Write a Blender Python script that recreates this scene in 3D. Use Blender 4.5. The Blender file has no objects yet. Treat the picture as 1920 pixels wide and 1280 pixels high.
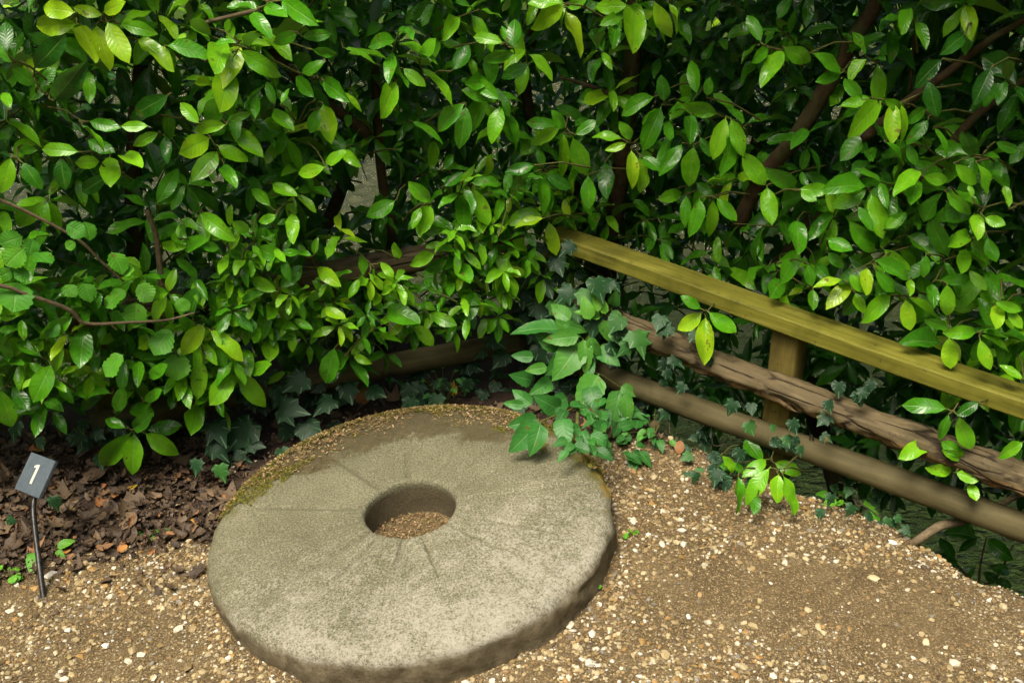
import bpy, math, random
import numpy as np
from mathutils import Matrix, Vector

# ------------------------------------------------------------------ camera, sky, sun, exposure
scene = bpy.context.scene
R = math.radians
rng = np.random.default_rng(7)
random.seed(7)

CAM_H, CAM_PITCH, CAM_ROLL, CAM_F = 1.80, 27.5, 1.0, 1908.0     # focal length in photo pixels (1920 wide)
_p, _r = R(CAM_PITCH), R(CAM_ROLL)
FW = np.array([0, math.cos(_p), -math.sin(_p)])
_rt = np.array([1.0, 0, 0]); _up = np.cross(_rt, FW)
RT = _rt * math.cos(_r) - _up * math.sin(_r)
UP = _rt * math.sin(_r) + _up * math.cos(_r)
EYE = np.array([0, 0, CAM_H])
cd = bpy.data.cameras.new('camera'); cam = bpy.data.objects.new('camera', cd)
scene.collection.objects.link(cam); scene.camera = cam
cd.sensor_width = 36.0; cd.sensor_fit = 'HORIZONTAL'; cd.lens = CAM_F / 1920 * 36
cd.clip_start = 0.05; cd.clip_end = 400
_m = Matrix.Identity(4)
for i in range(3):
    _m[i][0], _m[i][1], _m[i][2], _m[i][3] = RT[i], UP[i], -FW[i], EYE[i]
cam.matrix_world = _m

SUN_EL, SUN_AZ = 66.0, 215.0        # azimuth clockwise from +Y (the direction the camera looks)
w = bpy.data.worlds.new('World'); scene.world = w; w.use_nodes = True
nt = w.node_tree; bg = nt.nodes['Background']
sky = nt.nodes.new('ShaderNodeTexSky'); sky.sky_type = 'NISHITA'; sky.sun_disc = False
sky.sun_elevation = R(SUN_EL); sky.sun_rotation = R(SUN_AZ)
sky.air_density = 0.6; sky.dust_density = 8.0; sky.ozone_density = 0.0
nt.links.new(sky.outputs[0], bg.inputs[0]); bg.inputs[1].default_value = 0.10
sl = bpy.data.lights.new('sun', 'SUN'); sl.energy = 1.5; sl.angle = R(25); sl.color = (1.0, 0.94, 0.78)
so = bpy.data.objects.new('sun', sl); scene.collection.objects.link(so)
_d = Vector((math.sin(R(SUN_AZ)) * math.cos(R(SUN_EL)), math.cos(R(SUN_AZ)) * math.cos(R(SUN_EL)), math.sin(R(SUN_EL))))
so.rotation_euler = _d.to_track_quat('Z', 'Y').to_euler(); so.location = (0, 0, 8)
vs = scene.view_settings
vs.view_transform = 'Standard'; vs.look = 'None'; vs.gamma = 1.0; vs.use_curve_mapping = False
vs.exposure = 1.28
scene.render.engine = 'CYCLES'
cy = scene.cycles
cy.use_denoising = True; cy.max_bounces = 6; cy.diffuse_bounces = 3; cy.glossy_bounces = 2
cy.use_adaptive_sampling = True; cy.adaptive_threshold = 0.02; cy.transmission_bounces = 3; cy.transparent_max_bounces = 6; cy.caustics_reflective = False; cy.caustics_refractive = False

# ------------------------------------------------------------------ helpers
def ray(u, v):
    return FW + RT * (u - 960) / CAM_F - UP * (v - 640) / CAM_F
def at_depth(u, v, dep): return EYE + ray(u, v) * dep
def at_z(u, v, z):
    d = ray(u, v); return EYE + d * ((z - CAM_H) / d[2])
def pix(P):
    d = np.asarray(P) - EYE; z = d @ FW
    return 960 + CAM_F * (d @ RT) / z, 640 - CAM_F * (d @ UP) / z, z
def nrm(a):
    a = np.asarray(a, float); return a / max(1e-9, np.linalg.norm(a))
def smooth(a, b, x):
    t = np.clip((np.asarray(x, float) - a) / (b - a), 0, 1); return t * t * (3 - 2 * t)

_T = np.random.default_rng(3).random((256, 256))
def vnoise(x, y, f=1.0, seed=0):
    x = np.asarray(x, float) * f + seed * 17.3; y = np.asarray(y, float) * f + seed * 31.7
    xi = np.floor(x).astype(int); yi = np.floor(y).astype(int); fx = x - xi; fy = y - yi
    fx = fx * fx * (3 - 2 * fx); fy = fy * fy * (3 - 2 * fy)
    g = lambda a, b: _T[a % 256, b % 256]
    return (g(xi, yi) * (1 - fx) + g(xi + 1, yi) * fx) * (1 - fy) + (g(xi, yi + 1) * (1 - fx) + g(xi + 1, yi + 1) * fx) * fy
def fbm(x, y, f=1.0, seed=0, o=4):
    s = 0; a = 0.5
    for k in range(o):
        s = s + a * vnoise(x, y, f * 2 ** k, seed + k); a *= 0.5
    return s / (1 - 0.5 ** o)

def mesh_np(name, V, F, mat=None, uv=None, attrs=None, colors=None, flat=False):
    V = np.asarray(V, np.float32); F = np.asarray(F, np.int32)
    me = bpy.data.meshes.new(name); n, k = F.shape
    me.vertices.add(len(V)); me.vertices.foreach_set('co', V.ravel())
    me.loops.add(n * k); me.loops.foreach_set('vertex_index', F.ravel())
    me.polygons.add(n)
    me.polygons.foreach_set('loop_start', np.arange(0, n * k, k, dtype=np.int32))
    me.polygons.foreach_set('use_smooth', np.full(n, not flat, bool))
    if uv is not None:
        l = me.uv_layers.new(name='UVMap'); l.data.foreach_set('uv', np.asarray(uv, np.float32)[F.ravel()].ravel())
    for a, val in (attrs or {}).items():
        at = me.attributes.new(a, 'FLOAT', 'POINT'); at.data.foreach_set('value', np.asarray(val, np.float32))
    for a, val in (colors or {}).items():
        at = me.attributes.new(a, 'FLOAT_COLOR', 'POINT'); at.data.foreach_set('color', np.asarray(val, np.float32).ravel())
    me.update(calc_edges=True)
    if mat: me.materials.append(mat)
    return me
COL = scene.collection.objects
def link(name, me, parent=None, loc=None):
    o = bpy.data.objects.new(name, me); COL.link(o)
    if parent is not None: o.parent = parent
    if loc is not None: o.location = loc
    return o
def tag(o, label=None, cat=None, group=None, kind=None):
    if label: o['label'] = label
    if cat: o['category'] = cat
    if group: o['group'] = group
    if kind: o['kind'] = kind
    return o
def empty(name, loc):
    o = link(name, None, None, loc); o.empty_display_size = 0.05; return o
def grid_faces(a, b, wrap=False):
    # a rows, b columns
    i = np.arange(a - 1)[:, None]; j = np.arange(b if wrap else b - 1)[None, :]
    j2 = (j + 1) % b
    return np.stack([i * b + j, i * b + j2, (i + 1) * b + j2, (i + 1) * b + j], -1).reshape(-1, 4)

def tube(pts, rad, seg=8, caps=True, noise=0.0, sub=1, seed=0, squash=1.0):
    """tapered tube through pts; returns V, F (quads)"""
    pts = np.asarray(pts, float); rad = np.broadcast_to(np.asarray(rad, float), (len(pts),))
    if sub > 1:                                   # Catmull-Rom refine
        P = np.vstack([2 * pts[0] - pts[1], pts, 2 * pts[-1] - pts[-2]]); out = []; ro = []
        for i in range(len(pts) - 1):
            p0, p1, p2, p3 = P[i:i + 4]
            for s in range(sub):
                t = s / sub
                out.append(0.5 * (2 * p1 + (p2 - p0) * t + (2 * p0 - 5 * p1 + 4 * p2 - p3) * t * t + (3 * p1 - p0 - 3 * p2 + p3) * t ** 3))
                ro.append(rad[i] * (1 - t) + rad[i + 1] * t)
        out.append(pts[-1]); ro.append(rad[-1]); pts = np.array(out); rad = np.array(ro)
    n = len(pts); T = np.gradient(pts, axis=0); T /= np.linalg.norm(T, axis=1)[:, None] + 1e-9
    ref = np.array([0, 0, 1.0]) if abs(T[0][2]) < 0.9 else np.array([1.0, 0, 0])
    V = []
    for i in range(n):
        x = nrm(np.cross(ref, T[i])); y = np.cross(T[i], x)
        a = np.arange(seg) / seg * 2 * math.pi
        rr = np.full(seg, rad[i])
        if noise: rr = rr * (1 + noise * (fbm(a * 1.5 + seed * 5, np.full(seg, i * 0.35), 1.0, seed) - 0.5) * 2)
        V.append(pts[i] + np.outer(np.cos(a) * rr, x) + np.outer(np.sin(a) * rr * squash, y))
    V = np.vstack(V); F = grid_faces(n, seg, True)
    if caps:
        c0, c1 = len(V), len(V) + 1
        V = np.vstack([V, pts[0], pts[-1]])
        a = np.arange(seg)[::2]
        F = np.vstack([F, np.stack([np.full(len(a), c0), (a + 2) % seg, (a + 1) % seg, a], -1),
                       np.stack([np.full(len(a), c1), (n - 1) * seg + a, (n - 1) * seg + (a + 1) % seg, (n - 1) * seg + (a + 2) % seg], -1)])
    return V, F

# ------------------------------------------------------------------ materials
class NT:
    def __init__(s, name):
        s.m = bpy.data.materials.new(name); s.m.use_nodes = True; s.t = s.m.node_tree; s.t.nodes.clear()
        s.out = s.t.nodes.new('ShaderNodeOutputMaterial')
    def n(s, typ, **kw):
        o = s.t.nodes.new('ShaderNode' + typ)
        for k, v in kw.items(): setattr(o, k, v)
        return o
    def set(s, sock, v):
        if isinstance(v, bpy.types.NodeSocket): s.t.links.new(v, sock)
        elif v is not None: sock.default_value = v
    def math(s, op, a, b=None, c=None, clamp=False):
        o = s.n('Math', operation=op); o.use_clamp = clamp
        for i, x in enumerate((a, b, c)): s.set(o.inputs[i], x)
        return o.outputs[0]
    def mix(s, f, a, b, blend='MIX'):
        o = s.n('Mix', data_type='RGBA', blend_type=blend)
        s.set(o.inputs[0], f); s.set(o.inputs[6], a); s.set(o.inputs[7], b); return o.outputs[2]
    def ramp(s, f, stops, interp='LINEAR'):
        o = s.n('ValToRGB'); o.color_ramp.interpolation = interp; e = o.color_ramp.elements
        while len(e) < len(stops): e.new(0.5)
        for x, (p, c) in zip(e, stops): x.position = p; x.color = (*c, 1) if len(c) == 3 else c
        s.set(o.inputs[0], f); return o.outputs[0]
    def noise(s, scale, detail=4, vec=None, rough=0.55, dist=0.0):
        o = s.n('TexNoise'); o.inputs['Scale'].default_value = scale; o.inputs['Detail'].default_value = detail
        o.inputs['Roughness'].default_value = rough; o.inputs['Distortion'].default_value = dist
        if vec is not None: s.set(o.inputs['Vector'], vec)
        return o.outputs[0]
    def smooth(s, x, a, b):
        o = s.n('MapRange', interpolation_type='SMOOTHSTEP')
        s.set(o.inputs[0], x); o.inputs[1].default_value = a; o.inputs[2].default_value = b; return o.outputs[0]
    def bump(s, h, strength, dist, normal=None):
        o = s.n('Bump'); o.inputs['Strength'].default_value = strength; o.inputs['Distance'].default_value = dist
        s.set(o.inputs['Height'], h); s.set(o.inputs['Normal'], normal); return o.outputs[0]
    def principled(s, col, rough, spec=0.5, normal=None):
        o = s.n('BsdfPrincipled'); s.set(o.inputs['Base Color'], col); s.set(o.inputs['Roughness'], rough)
        s.set(o.inputs['Specular IOR Level'], spec); s.set(o.inputs['Normal'], normal); return o
    def done(s, sh):
        s.t.links.new(sh, s.out.inputs[0]); return s.m

def c4(c): return (*c, 1)

def leaf_material(name, stops, under, rough, trans, veins=9.0, pucker=0.0006, vein_col=(0.25, 0.42, 0.08), vein_amt=0.5, spec=0.5, side_slope=1.6, side=1.0, midw=1.0):
    b = NT(name)
    ga = b.n('Attribute', attribute_name='tone', attribute_type='GEOMETRY').outputs['Fac']
    oa = b.n('Attribute', attribute_name='tone', attribute_type='OBJECT').outputs['Fac']
    tone = b.math('ADD', ga, oa)
    pos = b.n('NewGeometry').outputs['Position']
    nz = b.noise(34, 2, pos)
    tone2 = b.math('ADD', tone, b.math('MULTIPLY', b.math('SUBTRACT', nz, 0.5), 0.28))
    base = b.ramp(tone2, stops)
    uvs = b.n('SeparateXYZ'); b.set(uvs.inputs[0], b.n('UVMap').outputs[0])
    a = b.math('MULTIPLY', b.math('ABSOLUTE', b.math('SUBTRACT', uvs.outputs[0], 0.5)), 2.0)
    v = uvs.outputs[1]
    ph = b.math('FRACT', b.math('ADD', b.math('SUBTRACT', b.math('MULTIPLY', v, veins), b.math('MULTIPLY', a, side_slope)), b.math('MULTIPLY', nz, 1.1)))
    tri = b.math('ABSOLUTE', b.math('SUBTRACT', b.math('MULTIPLY', ph, 2.0), 1.0))       # 1 on the side vein
    vein = b.math('MULTIPLY', b.smooth(tri, 0.86, 0.99), b.smooth(a, 1.0, 0.35))
    mid = b.smooth(a, 0.085 * midw, 0.02 * midw)
    vm = b.math('MAXIMUM', b.math('MULTIPLY', vein, 0.35 * side), mid)
    col = b.mix(b.math('MULTIPLY', vm, vein_amt), base, c4(vein_col))
    blot = b.math('MULTIPLY', b.smooth(nz, 0.685, 0.715), 0.75)
    col = b.mix(blot, col, c4((0.13, 0.085, 0.02)))
    bf = b.n('NewGeometry').outputs['Backfacing']
    col = b.mix(b.math('MULTIPLY', bf, 0.65), col, c4(under))
    hgt = b.math('ADD', b.math('SUBTRACT', b.math('MULTIPLY', b.math('SUBTRACT', 1.0, b.math('POWER', tri, 2.0)), b.smooth(a, 0.02, 0.35)), b.math('MULTIPLY', mid, 0.9)), b.math('MULTIPLY', nz, 1.2))
    nor = b.bump(hgt, 0.9, pucker)
    ro = b.math('ADD', rough, b.math('ADD', b.math('MULTIPLY', bf, 0.25), b.math('MULTIPLY', b.math('SUBTRACT', nz, 0.5), 0.35)))
    p = b.principled(col, ro, spec, nor)
    t = b.n('BsdfTranslucent'); b.set(t.inputs[0], b.mix(0.5, col, c4((0.13, 0.42, 0.02)), 'MIX')); b.set(t.inputs['Normal'], nor)
    mx = b.n('MixShader'); mx.inputs[0].default_value = trans
    b.t.links.new(p.outputs[0], mx.inputs[1]); b.t.links.new(t.outputs[0], mx.inputs[2])
    return b.done(mx.outputs[0])

M = {}
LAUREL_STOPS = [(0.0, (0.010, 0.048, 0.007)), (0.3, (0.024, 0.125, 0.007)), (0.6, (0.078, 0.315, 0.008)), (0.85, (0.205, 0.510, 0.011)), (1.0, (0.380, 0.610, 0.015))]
M['laurel'] = leaf_material('laurel_leaf', LAUREL_STOPS,
                            (0.11, 0.17, 0.03), 0.24, 0.30, pucker=0.00034, vein_amt=0.35, spec=0.45)
M['elder'] = leaf_material('elder_leaf', [(0.0, (0.012, 0.060, 0.012)), (0.5, (0.038, 0.180, 0.026)), (1.0, (0.14, 0.38, 0.03))], (0.08, 0.17, 0.06), 0.42, 0.2, veins=8, pucker=0.0005, vein_col=(0.16, 0.33, 0.11), spec=0.35)
M['hazel'] = leaf_material('hazel_leaf', [(0.0, (0.02, 0.09, 0.010)), (0.5, (0.055, 0.24, 0.014)), (1.0, (0.14, 0.40, 0.018))], (0.10, 0.2, 0.07), 0.5, 0.22, veins=7, pucker=0.0006, vein_col=(0.14, 0.3, 0.06), spec=0.3)
M['ivy'] = leaf_material('ivy_leaf', [(0.0, (0.010, 0.034, 0.014)), (0.5, (0.018, 0.066, 0.020)), (1.0, (0.06, 0.22, 0.02))], (0.08, 0.14, 0.07), 0.5, 0.08, veins=3.2, pucker=0.0003, vein_col=(0.16, 0.28, 0.15), vein_amt=0.6, spec=0.28, side_slope=1.0, side=0.0, midw=2.4)

def dead_leaf_material():
    b = NT('dead_leaf')
    t = b.math('ADD', b.n('Attribute', attribute_name='tone', attribute_type='GEOMETRY').outputs['Fac'], b.n('Attribute', attribute_name='tone', attribute_type='OBJECT').outputs['Fac'])
    pos = b.n('NewGeometry').outputs['Position']
    t2 = b.math('ADD', t, b.math('MULTIPLY', b.math('SUBTRACT', b.noise(60, 4, pos), 0.5), 0.25))
    col = b.ramp(t2, [(0.0, (0.026, 0.017, 0.011)), (0.35, (0.072, 0.047, 0.027)), (0.6, (0.15, 0.102, 0.057)), (0.78, (0.33, 0.13, 0.035)), (0.9, (0.42, 0.24, 0.02)), (1.0, (0.40, 0.32, 0.03))])
    nor = b.bump(b.noise(140, 3, pos), 0.6, 0.002)
    return b.done(b.principled(col, 0.65, 0.35, nor).outputs[0])
M['dead'] = dead_leaf_material()

def attr_color_material(name, rough, spec=0.4, bump=0.0006, nscale=500):
    b = NT(name)
    col = b.n('Attribute', attribute_name='col', attribute_type='GEOMETRY').outputs['Color']
    oc = b.n('ObjectInfo').outputs['Color']
    pos = b.n('NewGeometry').outputs['Position']
    n = b.noise(nscale, 3, pos)
    c = b.mix(1.0, col, oc, 'MULTIPLY')
    c = b.mix(b.math('MULTIPLY', n, 0.5), c, b.mix(1.0, c, (0.45, 0.38, 0.3, 1), 'MULTIPLY'))
    return b.done(b.principled(c, rough, spec, b.bump(n, 0.5, bump)).outputs[0])
M['pebble'] = attr_color_material('flint_pebble', 0.55)
M['husk'] = attr_color_material('seed_husk', 0.7, 0.25)

def bark_material(name, c0, c1, scale=30, algae=None):
    b = NT(name)
    tc = b.n('TexCoord').outputs['Object']
    n1 = b.noise(scale, 6, tc, 0.65); n2 = b.noise(scale * 0.25, 3, tc)
    col = b.ramp(n1, [(0.3, c0), (0.7, c1)])
    if algae: col = b.mix(b.smooth(n2, 0.45, 0.65), col, c4(algae))
    return b.done(b.principled(col, 0.85, 0.2, b.bump(n1, 0.7, 0.004)).outputs[0])
M['bark'] = bark_material('laurel_bark', (0.028, 0.018, 0.010), (0.080, 0.050, 0.025), 40, (0.06, 0.055, 0.02))
M['twig'] = bark_material('green_twig', (0.05, 0.06, 0.015), (0.12, 0.12, 0.03), 60)
M['brown_twig'] = bark_material('brown_twig', (0.09, 0.066, 0.036), (0.20, 0.155, 0.092), 80)
M['ivy_stem'] = bark_material('ivy_stem', (0.03, 0.025, 0.015), (0.08, 0.06, 0.04), 80)

def timber_material(name, c0, c1, c2, spot, grain=(4, 60, 60), spots=0.62, rough=0.75, crack=0.0):
    """local X runs along the rail"""
    b = NT(name)
    tc = b.n('TexCoord').outputs['Object']
    mp = b.n('Mapping'); mp.inputs['Scale'].default_value = grain; b.set(mp.inputs[0], tc)
    g = b.noise(1.0, 5, mp.outputs[0], 0.6, 0.3)
    big = b.noise(6.0, 4, tc, 0.6)
    sp = b.noise(38.0, 4, tc, 0.6)
    col = b.ramp(g, [(0.25, c0), (0.55, c1), (0.8, c2)])
    col = b.mix(b.smooth(big, 0.42, 0.72), col, b.mix(1.0, col, (0.55, 0.55, 0.5, 1), 'MULTIPLY'))
    col = b.mix(b.math('MULTIPLY', b.smooth(sp, spots, spots + 0.1), 0.7), col, c4(spot))
    h = b.math('ADD', b.math('MULTIPLY', g, 0.6), b.math('MULTIPLY', sp, 0.5))
    nor = b.bump(h, 0.5, 0.0025)
    if crack:
        mp2 = b.n('Mapping'); mp2.inputs['Scale'].default_value = (7, 34, 34); b.set(mp2.inputs[0], tc)
        v = b.n('TexVoronoi', feature='DISTANCE_TO_EDGE'); b.set(v.inputs['Vector'], b.mix(0.25, mp2.outputs[0], b.n('TexNoise').outputs['Color'])); v.inputs['Scale'].default_value = 1.0
        ck = b.smooth(v.outputs['Distance'], 0.085, 0.0)
        ck = b.math('MULTIPLY', ck, b.smooth(b.noise(9, 3, tc), 0.36, 0.52))
        col = b.mix(b.math('MULTIPLY', ck, crack), col, (0.018, 0.011, 0.007, 1))
        nor = b.bump(b.math('SUBTRACT', 1.0, ck), 0.9, 0.004, nor)
    return b.done(b.principled(col, rough, 0.25, nor).outputs[0])
M['algae_timber'] = timber_material('algae_green_timber', (0.095, 0.094, 0.012), (0.185, 0.178, 0.020), (0.31, 0.29, 0.07), (0.045, 0.048, 0.02))
M['log_bark'] = timber_material('weathered_log', (0.065, 0.049, 0.024), (0.135, 0.104, 0.052), (0.23, 0.185, 0.105), (0.035, 0.025, 0.013), grain=(5, 80, 80), crack=0.9)
M['log_rot'] = timber_material('rotten_sapwood', (0.05, 0.032, 0.016), (0.20, 0.13, 0.055), (0.46, 0.34, 0.18), (0.03, 0.018, 0.01), grain=(9, 110, 110), spots=0.55, crack=0.9)
M['pole'] = timber_material('damp_pole', (0.062, 0.052, 0.022), (0.102, 0.086, 0.037), (0.15, 0.128, 0.060), (0.042, 0.036, 0.018), grain=(3, 40, 40), spots=0.66)
M['post'] = timber_material('mossy_post', (0.11, 0.085, 0.022), (0.19, 0.15, 0.035), (0.27, 0.22, 0.06), (0.06, 0.05, 0.02), grain=(40, 40, 5))

# ------------------------------------------------------------------ fence and hedge lines on the ground
CORNER = np.array([0.06, 3.20]); FR_END = np.array([1.62, 1.81]); FL_END = np.array([-1.30, 2.68])
nR = nrm([FR_END[1] - CORNER[1], -(FR_END[0] - CORNER[0])]); nR = nR if nR[1] > 0 else -nR
nL = nrm([-(FL_END[1] - CORNER[1]), FL_END[0] - CORNER[0]]); nL = nL if nL[1] > 0 else -nL
def sdist(x, y):
    a = (x - CORNER[0]) * nR[0] + (y - CORNER[1]) * nR[1]
    b = (x - CORNER[0]) * nL[0] + (y - CORNER[1]) * nL[1]
    return a, b
WATER_Z = -0.45
def ground_h(x, y):
    x = np.asarray(x, float); y = np.asarray(y, float)
    a, b = sdist(x, y)
    wob = (fbm(x, y, 3.0, 4) - 0.5) * 0.16
    dr = smooth(-0.075, 0.10, a + wob * 0.8 + (fbm(x, y, 13, 6) - 0.5) * 0.07 + 0.09 * smooth(0.98, 1.18, x) * smooth(1.75, 1.45, x)) * (a > b)
    dl = smooth(0.50, 1.05, b + wob)
    drop = np.maximum(dr, dl)
    far = smooth(10.5, 13.0, y) * 1.25 + smooth(13, 60, y) * 4
    h = -0.66 * drop * (1 - smooth(10.3, 11.5, y)) + far
    h = h + 0.045 * smooth(-0.45, 0.30, x) * smooth(0.4, 1.3, y) * (1 - drop) * smooth(3.3, 2.9, y) * smooth(4, 2, x)
    h = h + (fbm(x, y, 2.2, 1) - 0.5) * 0.035 + (fbm(x, y, 14, 2) - 0.5) * 0.012
    return h
def litter_zone(x, y):
    """1 where the dark leaf litter under the hedge lies"""
    wob = (fbm(x, y, 5.0, 9) - 0.5) * 0.30
    a = smooth(2.10, 2.34, y + wob + 0.10 * smooth(-0.9, -1.5, x)) * smooth(-0.62, -0.72, x)
    b = smooth(2.62, 2.74, y + wob * 0.5)
    s = np.maximum(*sdist(x, y))
    return np.clip(np.maximum(a, np.maximum(b * smooth(0.75, 0.45, x), smooth(-0.11, -0.02, s + wob * 0.3))), 0, 1)

def nonuni(lo, a, b, hi, step, grow=1.25):
    core = list(np.arange(a, b, step)); l = []; x = a; s = step
    while x > lo: s *= grow; x -= s; l.append(x)
    r = []; x = core[-1]; s = step
    while x < hi: s *= grow; x += s; r.append(x)
    return np.array(l[::-1] + core + r)
gx = nonuni(-70, -1.9, 1.9, 70, 0.02); gy = nonuni(-60, 1.2, 3.6, 90, 0.02)
GX, GY = np.meshgrid(gx, gy); GZ = ground_h(GX, GY)
def ground_material():
    b = NT('trodden_gravel_earth')
    pos = b.n('NewGeometry').outputs['Position']
    z = b.n('Attribute', attribute_name='zone', attribute_type='GEOMETRY').outputs['Fac']
    bed = b.n('Attribute', attribute_name='bed', attribute_type='GEOMETRY').outputs['Fac']
    n1 = b.noise(7, 5, pos, 0.6); n2 = b.noise(240, 4, pos, 0.7)
    v = b.n('TexVoronoi'); v.inputs['Scale'].default_value = 210; b.set(v.inputs['Vector'], pos)
    earth = b.ramp(n1, [(0.3, (0.062, 0.045, 0.022)), (0.55, (0.104, 0.077, 0.039)), (0.75, (0.155, 0.120, 0.064))])
    grit = b.ramp(v.outputs['Color'], [(0.0, (0.06, 0.040, 0.020)), (0.5, (0.20, 0.137, 0.062)), (0.85, (0.34, 0.26, 0.14)), (1.0, (0.60, 0.50, 0.34))])
    g = b.mix(b.smooth(n2, 0.42, 0.62), earth, grit)
    soil = b.ramp(n2, [(0.3, (0.018, 0.012, 0.008)), (0.7, (0.07, 0.045, 0.03))])
    c = b.mix(z, g, soil)
    vb = b.n('TexVoronoi'); vb.inputs['Scale'].default_value = 14; b.set(vb.inputs['Vector'], pos)
    bc = b.ramp(vb.outputs['Color'], [(0.0, (0.04, 0.04, 0.022)), (0.5, (0.085, 0.08, 0.040)), (1.0, (0.19, 0.175, 0.10))])
    c = b.mix(bed, c, bc)
    sp = b.n('SeparateXYZ'); b.set(sp.inputs[0], pos)
    c = b.mix(b.smooth(sp.outputs[1], 10.2, 11.0), c, b.ramp(n2, [(0.3, (0.02, 0.045, 0.01)), (0.7, (0.09, 0.16, 0.02))]))
    h = b.math('ADD', b.math('MULTIPLY', n2, 0.8), b.math('MULTIPLY', v.outputs['Distance'], -0.6))
    return b.done(b.principled(c, 0.9, 0.2, b.bump(h, 0.8, 0.006)).outputs[0])
g_me = mesh_np('ground', np.stack([GX, GY, GZ], -1).reshape(-1, 3), grid_faces(len(gy), len(gx)), ground_material(),
               attrs={'zone': litter_zone(GX, GY).ravel(), 'bed': smooth(-0.40, -0.52, GZ).ravel()})
ground = tag(link('ground', g_me), 'trodden earth and gravel ground with stream bank', kind='structure')

def water_material():
    b = NT('stream_water')
    pos = b.n('NewGeometry').outputs['Position']
    mp = b.n('Mapping'); mp.inputs['Scale'].default_value = (1.0, 2.2, 1.0); mp.inputs['Rotation'].default_value = (0, 0, R(35)); b.set(mp.inputs[0], pos)
    h = b.math('ADD', b.noise(9, 4, mp.outputs[0], 0.6, 0.8), b.math('MULTIPLY', b.noise(30, 3, mp.outputs[0], 0.6, 0.5), 0.4))
    nor = b.bump(h, 1.0, 0.06)
    fr = b.n('Fresnel'); fr.inputs['IOR'].default_value = 1.40; b.set(fr.inputs['Normal'], nor)
    tr = b.n('BsdfTransparent'); tr.inputs[0].default_value = (0.78, 0.82, 0.70, 1)
    gl = b.n('BsdfGlossy'); gl.inputs['Roughness'].default_value = 0.04; b.set(gl.inputs['Normal'], nor)
    mx = b.n('MixShader'); b.set(mx.inputs[0], b.math('MULTIPLY', fr.outputs[0], 1.7, clamp=True)); b.t.links.new(tr.outputs[0], mx.inputs[1]); b.t.links.new(gl.outputs[0], mx.inputs[2])
    return b.done(mx.outputs[0])
wx = np.linspace(-60, 60, 41); wy = np.linspace(1.5, 13, 21); WX, WY = np.meshgrid(wx, wy)
tag(link('stream_water', mesh_np('stream_water', np.stack([WX, WY, np.full_like(WX, WATER_Z)], -1).reshape(-1, 3), grid_faces(21, 41), water_material())),
    'shallow rippled stream below the fence', kind='structure')

# ------------------------------------------------------------------ wooden fence
def rail_mesh(name, A, B, prof, mat, n=70, noise=0.0, sag=0.0, seed=0, taper=0.0, mat2=None, rot_lo=None, flat=False):
    """rail from A to B; prof(k)->(across, up) closed section; local X along the rail, origin at A"""
    A = np.asarray(A, float); B = np.asarray(B, float); L = np.linalg.norm(B - A)
    sec = np.asarray(prof); k = len(sec); V = []
    for i in range(n):
        t = i / (n - 1); x = t * L; s = sec * (1 - taper * (t - 0.5))
        ang = np.arctan2(sec[:, 1], sec[:, 0])
        d = 1 + noise * (fbm(np.cos(ang) * 1.2 + seed * 3, np.sin(ang) * 1.2 + x * 9, 1.6, seed) - 0.5) * 2
        if rot_lo is not None:            # flaking underside
            d = d + 0.10 * (fbm(ang * 3.0, np.full(k, x * 26), 1.7, seed + 9) - 0.5)
            lo = smooth(0.25, -0.35, np.sin(ang)) * smooth(0.4, -0.1, np.cos(ang) * 0.3)
            d = d - lo * rot_lo * smooth(0.42, 0.6, fbm(ang * 2.2, np.full(k, x * 11), 1.5, seed + 5)) 
        V.append(np.stack([np.full(k, x), s[:, 0] * d, s[:, 1] * d - sag * math.sin(math.pi * t) + 0.006 * math.sin(3.1 * x + seed)], -1))
    V = np.vstack(V); F = grid_faces(n, k, True)[:, ::-1]
    c0, c1 = len(V), len(V) + 1
    V = np.vstack([V, [[0, 0, 0], [L, 0, 0]]]); a = np.arange(0, k, 2)
    F = np.vstack([F, np.stack([np.full(len(a), c0), a, (a + 1) % k, (a + 2) % k], -1),
                   np.stack([np.full(len(a), c1), (n - 1) * k + (a + 2) % k, (n - 1) * k + (a + 1) % k, (n - 1) * k + a], -1)])
    me = mesh_np(name, V, F, mat, flat=flat)
    if mat2:
        me.materials.append(mat2)
        ang = np.arctan2(sec[:, 1], sec[:, 0]); idx = np.zeros(len(F), np.int32)
        for fi in range((n - 1) * k):
            i, j = divmod(fi, k); x = i / (n - 1) * L
            edge = -0.15 + 0.75 * (vnoise(x * 6.0, j * 0.01, 1.0, seed + 2) - 0.5)
            if math.sin(ang[j]) < edge and math.sin(ang[j]) > -0.95 and vnoise(x * 14.0, j * 0.7, 1.0, seed) > 0.33: idx[fi] = 1
        me.polygons.foreach_set('material_index', idx)
    return me, A, B
def place_rail(name, res, parent):
    me, A, B = res
    x = nrm(B - A); y = nrm(np.cross([0, 0, 1], x)); z = np.cross(x, y)
    o = link(name, me, parent)
    m = Matrix(((x[0], y[0], z[0], A[0]), (x[1], y[1], z[1], A[1]), (x[2], y[2], z[2], A[2]), (0, 0, 0, 1)))
    loc, q, s = m.decompose()
    o.location = loc - parent.location; o.rotation_euler = q.to_euler(); return o
def rnd_rect(w, h, r, k=3):
    pts = []
    for cx, cy, a0 in ((w - r, h - r, 0), (-(w - r), h - r, 90), (-(w - r), -(h - r), 180), (w - r, -(h - r), 270)):
        for i in range(k + 1):
            a = R(a0 + 90 * i / k); pts.append((cx + r * math.cos(a), cy + r * math.sin(a)))
    return np.array(pts)
def circ(r, k=20, sq=1.0):
    a = np.arange(k) / k * 2 * math.pi; return np.stack([np.cos(a) * r, np.sin(a) * r * sq], -1)
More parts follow.
